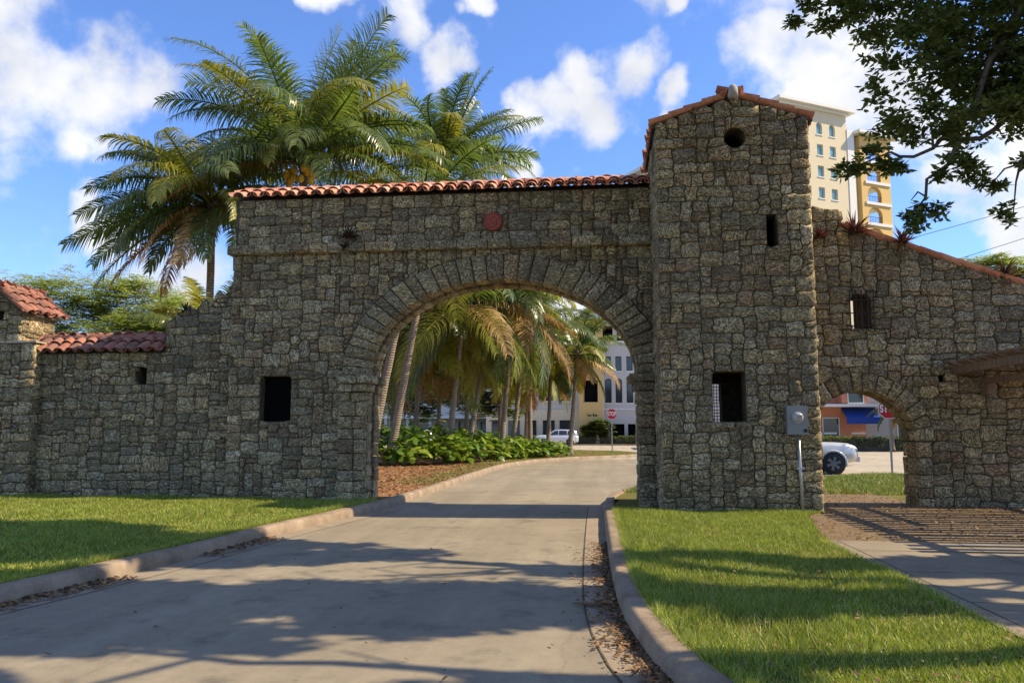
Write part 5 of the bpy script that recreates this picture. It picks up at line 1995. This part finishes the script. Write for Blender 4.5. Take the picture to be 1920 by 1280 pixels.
hedge('long clipped hedge below the orange shop', 8, 40, 66.6, 67.8, 1.1, 3600, 51)
hedge('low dark hedge along the white office block', -9, 16, 92.6, 93.6, 1.0, 2600, 52)
feathery_tree('dark round shrub against the yellow office corner', (-.6, 93, .1), [(-.6, 92.9, 1.9, 1.7, .8, 1.0, 360)], 53, 3, None, 'oak', .4, .12)
palm('small palm beside the blue awning', (22.9, 66.2, .1), (22.9, 66.2, 3.0), rand_fronds(random.Random(61), 12, 2.2), seed=61, r0=.13, r1=.09, n=34, wscale=1.4)
palm('small palm next to the awning palm by the grey wall', (24.4, 66.4, .1), (24.4, 66.4, 2.6), rand_fronds(random.Random(62), 11, 2.0), seed=62, r0=.13, r1=.09, n=34, wscale=1.4)


# ================================================================== vehicles
M['alloy'] = flat('alloy_wheel', (.20, .20, .20), .35, .1, 4, .6)


def car(label, loc, rz, paint, group=None, plain=False):
    th = thing('parked_car' if plain else 'suv', loc, label, 'car', group, rz)
    W_ = .93
    st = [(-2.36, .62, .52, 1.02), (-2.3, .86, .42, 1.12), (-2.0, .93, .34, 1.16), (-1.0, .95, .33, 1.15), (.2, .95, .33, 1.13), (.95, .95, .34, 1.13), (1.3, .94, .36, 1.16), (1.75, .93, .40, 1.15), (2.1, .90, .44, 1.12), (2.28, .84, .48, 1.06), (2.37, .74, .52, .94)]

    def section(x, w, zb, zt):
        cz = .07
        half = [(0, zb), (w * .88, zb), (w, zb + .14), (w * 1.005, (zb + zt) / 2), (w * .985, zt - .12), (w * .93, zt - .03), (w * .5, zt + .02), (0, zt + .03)]
        full = half + [(-y, z) for y, z in half[-2:0:-1]]
        return [(x, y, z) for y, z in full]
    vs, fs = [], []
    for s_ in st:
        vs += section(*s_)
    m_ = 14
    for i in range(len(st) - 1):
        for k in range(m_):
            fs.append((i * m_ + k, i * m_ + (k + 1) % m_, (i + 1) * m_ + (k + 1) % m_, (i + 1) * m_ + k))
    fs.append(tuple(range(m_)))
    fs.append(tuple((len(st) - 1) * m_ + k for k in reversed(range(m_))))
    obj('body', mesh('body', vs, fs, paint, True), th)
    cabst = [(-2.28, 1.12, .80, .86), (-2.12, 1.62, .74, .80), (-1.7, 1.76, .70, .74), (-.4, 1.79, .70, .76), (.25, 1.74, .69, .76), (.55, 1.55, .72, .80), (1.05, 1.13, .80, .84)]
    vs, fs = [], []
    for x, zt, wt, wb_ in cabst:
        vs += [(x, -wb_, 1.08), (x, -wt, zt - .05), (x, -wt * .8, zt), (x, wt * .8, zt), (x, wt, zt - .05), (x, wb_, 1.08)]
    for i in range(len(cabst) - 1):
        for k in range(5):
            fs.append((i * 6 + k, (i + 1) * 6 + k, (i + 1) * 6 + k + 1, i * 6 + k + 1))
    obj('cabin', mesh('cabin', vs, fs, paint, True), th)
    for sg in (-1, 1):
        for xs in (((-1.95, 1.2), (-1.9, 1.58), (-1.2, 1.66), (-1.15, 1.2)), ((-1.08, 1.2), (-1.1, 1.66), (-.25, 1.68), (-.2, 1.2)), ((-.13, 1.2), (-.16, 1.68), (.22, 1.64), (.82, 1.2))):
            mb = MB()
            mb.add([(x, sg * (.875 - (z - 1.2) * .22), z) for x, z in xs], [(0, 1, 2, 3)])
            mb.ob('side_window', M['glass'], th)
        mb = MB()
        mb.box(2.1, 2.335, min(sg * .55, sg * .84), max(sg * .55, sg * .80), .82, .95)
        mb.ob('headlight', M['galv'], th)
        if not plain:
            mb = MB()
            mb.box(.55, .72, min(sg * .9, sg * 1.1), max(sg * .9, sg * 1.1), 1.12, 1.27)
            mb.ob('mirror', paint, th)
            mb = MB()
            mb.tube([(-.9, sg * .97, .36), (.85, sg * .97, .36)], .05, 8)
            mb.ob('side_step', M['black'], th)
            mb = MB()
            mb.box(-.05, .15, min(sg * .95, sg * .99), max(sg * .95, sg * .99), .98, 1.02)
            mb.ob('door_handle', paint, th)
        for x in (-1.42, 1.42):
            mb = MB()
            pts = [(x + .47 * math.cos(a), sg * .955, .40 + .47 * math.sin(a)) for a in np.linspace(-.25, math.pi + .25, 16)]
            mb.tube(pts, .045, 6)
            mb.ob('arch_flare', paint, th, smooth=True)
            mb = MB()
            mb.lathe([(.445, -.006), (.445, .006)], 24, c=(x, sg * .952, .40), axis='y')
            mb.ob('wheel_well_shade', M['black'], th)  # black disc on the body side, shade of the wheel hollow as colour
            wh = bpy.data.objects.new('wheel', None)
            wh.parent = th
            wh.location = (x, sg * .84, .395)
            COL.objects.link(wh)
            mb = MB()
            mb.lathe([(.25, -.13), (.36, -.135), (.395, -.1), (.398, 0), (.395, .1), (.36, .135), (.25, .13)], 28, axis='y')
            mb.ob('tyre', M['black'], wh, smooth=True)
            mb = MB()
            mb.lathe([(.255, -.12), (.255, .12)], 24, axis='y')
            mb.ob('rim_barrel', M['iron'], wh)
            mb = MB()
            for k in range(6):
                a = k * math.pi / 3 + .3
                u, v = Vector((math.cos(a), 0, math.sin(a))), Vector((-math.sin(a), 0, math.cos(a)))
                yy = sg * .128
                p = [u * .04 - v * .035, u * .25 - v * .055, u * .25 + v * .055, u * .04 + v * .035]
                mb.add([(q.x, yy, q.z) for q in p] + [(q.x, yy + sg * .018, q.z) for q in p], [(0, 1, 2, 3), (4, 5, 6, 7), (0, 4, 5, 1), (1, 5, 6, 2), (2, 6, 7, 3), (3, 7, 4, 0)])
            mb.lathe([(.07, -.02), (.06, .02)], 12, c=(0, sg * .135, 0), axis='y')
            mb.ob('rim', M['alloy'], wh)
    mb = MB()
    mb.add([(.57, -.68, 1.54), (.57, .68, 1.54), (1.04, .76, 1.16), (1.04, -.76, 1.16)], [(0, 1, 2, 3)])
    o = mb.ob('windscreen', M['glass'], th)
    o.location = (.012, 0, .012)
    mb = MB()
    mb.box(2.2, 2.44, -.72, .72, .46, .64)
    mb.ob('bumper', M['galv'] if plain else paint, th)
    mb = MB()
    mb.box(2.27, 2.38, -.45, .45, .70, .90)
    mb.ob('grille', M['black'], th)
    return th


def paint(name, c):
    t = NT(name)
    t.b.inputs['Coat Weight'].default_value = .6
    t.b.inputs['Coat Roughness'].default_value = .08
    return t.fin(t.ramp(t.noise(t.pos(), 2, 3), [(.3, c), (.7, tuple(x * .92 for x in c))]), .35, .35, .5)


car('silver suv passing behind the footway arch', (7.15, 31.95, 0), 0, paint('silver_paint', (.58, .58, .56)))
car('white car parked before the office hedge', (-5.0, 87.6, 0), R(183), paint('white_paint_car', (.62, .64, .67)), 'far parked cars', True)
car('small white car half hidden by shrubs at the grove edge', (-21, 95, 0), R(90), paint('white_paint_van', (.7, .7, .68)), 'far parked cars', True)
car('dark car parked before the shop row', (-14.5, 96, 0), 0, paint('dark_paint_car', (.05, .05, .06)), 'far parked cars', True)

# ================================================================== signs
M['red'] = flat('sign_red', (.50, .025, .03), .4, .08)


def stop_sign(loc, label, rz=0.0, hgt=2.6, size=.38):
    th = thing('stop_sign', loc, label, 'road sign', 'stop signs', rz)
    mb = MB()
    mb.box(-.035, .035, -.02, .02, -.1, hgt + .3)
    mb.ob('post', M['galv'], th)
    oc = lambda r: [(r * math.cos(R(22.5 + 45 * k)), r * math.sin(R(22.5 + 45 * k))) for k in range(8)]
    mb = MB()
    mb.prism(oc(size), lambda a, c: (a, -.030, hgt + c), lambda a, c: (a, -.024, hgt + c))
    mb.ob('border', M['white'], th)
    mb = MB()
    mb.prism(oc(size * .94), lambda a, c: (a, -.035, hgt + c), lambda a, c: (a, -.031, hgt + c))
    mb.ob('plate', M['red'], th)
    cu = bpy.data.curves.new('lettering', 'FONT')
    cu.body = 'STOP'
    cu.align_x = 'CENTER'
    cu.align_y = 'CENTER'
    cu.size = size * .92
    cu.offset = .012
    cu.extrude = .002
    tmp = bpy.data.objects.new('tmp', cu)
    me = bpy.data.meshes.new_from_object(tmp)
    bpy.data.objects.remove(tmp)
    me.materials.clear()
    me.materials.append(M['white'])
    obj('lettering', me, th, (0, -.039, hgt), (math.pi / 2, 0, 0), (.72, 1.1, 1))


stop_sign((.63, 53.9, .1), 'red stop sign on the grass island inside the road arch', R(4), 2.65)
stop_sign((10.3, 30.0, .1), 'red stop sign half hidden by the right jamb of the footway arch', R(-14), 2.3)

# ================================================================== pergola beside the footway
pg = thing('timber_pergola', (7.0, 13.2, .13), 'weathered timber pergola reaching in from the right against the wall', 'pergola')
pl = pg.matrix_basis.translation
for x0, x1, z0, z1, y0, y1 in ((6.92, 7.0, 2.72, 2.88, 9.6, 16.58), (7.45, 7.53, 2.52, 2.64, 13.4, 16.58), (10.3, 10.45, 2.70, 2.88, 9.6, 16.58)):
    boxpart(pg, 'beam', M['timber'], (x0 - pl.x, x1 - pl.x, y0 - pl.y, y1 - pl.y, z0 - pl.z, z1 - pl.z))
rg = random.Random(71)
y = 9.8
while y < 16.5:
    w_ = rg.uniform(.12, .24)
    sx = 6.78 + rg.uniform(-.05, .05)
    mb = MB()
    zz = 2.885 - pl.z
    mb.prism([(sx - pl.x, zz + .05), (sx + .12 - pl.x, zz), (10.7 - pl.x, zz), (10.7 - pl.x, zz + .085), (sx - pl.x, zz + .085)], lambda a, c: (a, y - pl.y, c), lambda a, c: (a, y + w_ - pl.y, c))
    mb.ob('slat', M['timber'], pg)
    y += w_ + rg.uniform(.07, .2)
for x, y in ((6.96, 10.0), (10.37, 10.0), (10.37, 15.9)):
    boxpart(pg, 'post', M['timber'], (x - .07 - pl.x, x + .07 - pl.x, y - .07 - pl.y, y + .07 - pl.y, -.15, 2.695 - pl.z))
boxpart(pg, 'bracket', M['timber'], (7.44 - pl.x, 7.54 - pl.x, 16.25 - pl.y, 16.58 - pl.y, 2.3 - pl.z, 2.495 - pl.z))

# ================================================================== electricity meter on the tower
mt = thing('electric_meter', (3.53, YT - .03, .1), 'grey electricity meter box with conduit fixed to the tower front', 'meter')
z = 1.43
boxpart(mt, 'housing', M['meter'], (-.17, .17, -.16, .0, z + .02, z + .52))
boxpart(mt, 'cover', M['meter'], (-.182, .182, -.19, -.162, z + .01, z + .535))
mb = MB()
mb.lathe([(.10, .0), (.105, -.02), (.105, -.03), (.09, -.03)], 20, c=(.0, -.191, z + .32), axis='y')
mb.ob('meter_ring', M['galv'], mt, smooth=False)
mb = MB()
mb.lathe([(.088, -.02), (.088, -.07), (.075, -.10), (.04, -.115)], 20, c=(.0, -.191, z + .32), axis='y')
mb.ob('meter_glass', M['glass_meter'], mt, smooth=True)
boxpart(mt, 'dial', M['dial'], (-.055, .055, -.312, -.306, z + .30, z + .36))
mb = MB()
mb.lathe([(.032, .0), (.032, -.03)], 12, c=(.13, -.191, z + .08), axis='y')
mb.ob('lock', M['black'], mt)
mb = MB()
mb.tube([(.03, -.08, z), (.04, -.08, z - .7), (.055, -.085, -.1)], .028, 10)
mb.ob('conduit', M['galv'], mt, smooth=True)
boxpart(mt, 'clip', M['galv'], (-.02, .11, -.11, .02, z - .62, z - .585))

# small shut-off cap and stone at the tower foot
mb = MB()
mb.lathe([(.24, -.06), (.25, .02), (.21, .075), (.10, .10), (.01, .105)], 16, c=(0, 0, 0))
o = mb.ob('guard_stone', M['stone'], None, (.93, 16.2, .12), True)
tag(o, 'low rounded guard stone at the foot of the arch pier', 'stone')

# ================================================================== overhead cables
for k, (a, c, lb) in enumerate((((11, 40, 9.95), (29, 40, 14.9), 'upper thin overhead cable crossing the sky on the right'), ((12, 40, 8.35), (29, 40, 13.7), 'lower thin overhead cable crossing the sky on the right'))):
    mb = MB()
    a, c = Vector(a), Vector(c)
    mb.tube([a.lerp(c, t) - Vector((0, 0, .5 * 4 * t * (1 - t) * .25)) - a for t in np.linspace(0, 1, 14)], .014, 5)
    o = mb.ob('overhead_cable', M['black'], None, a)
    tag(o, lb, 'cable', 'overhead cables')
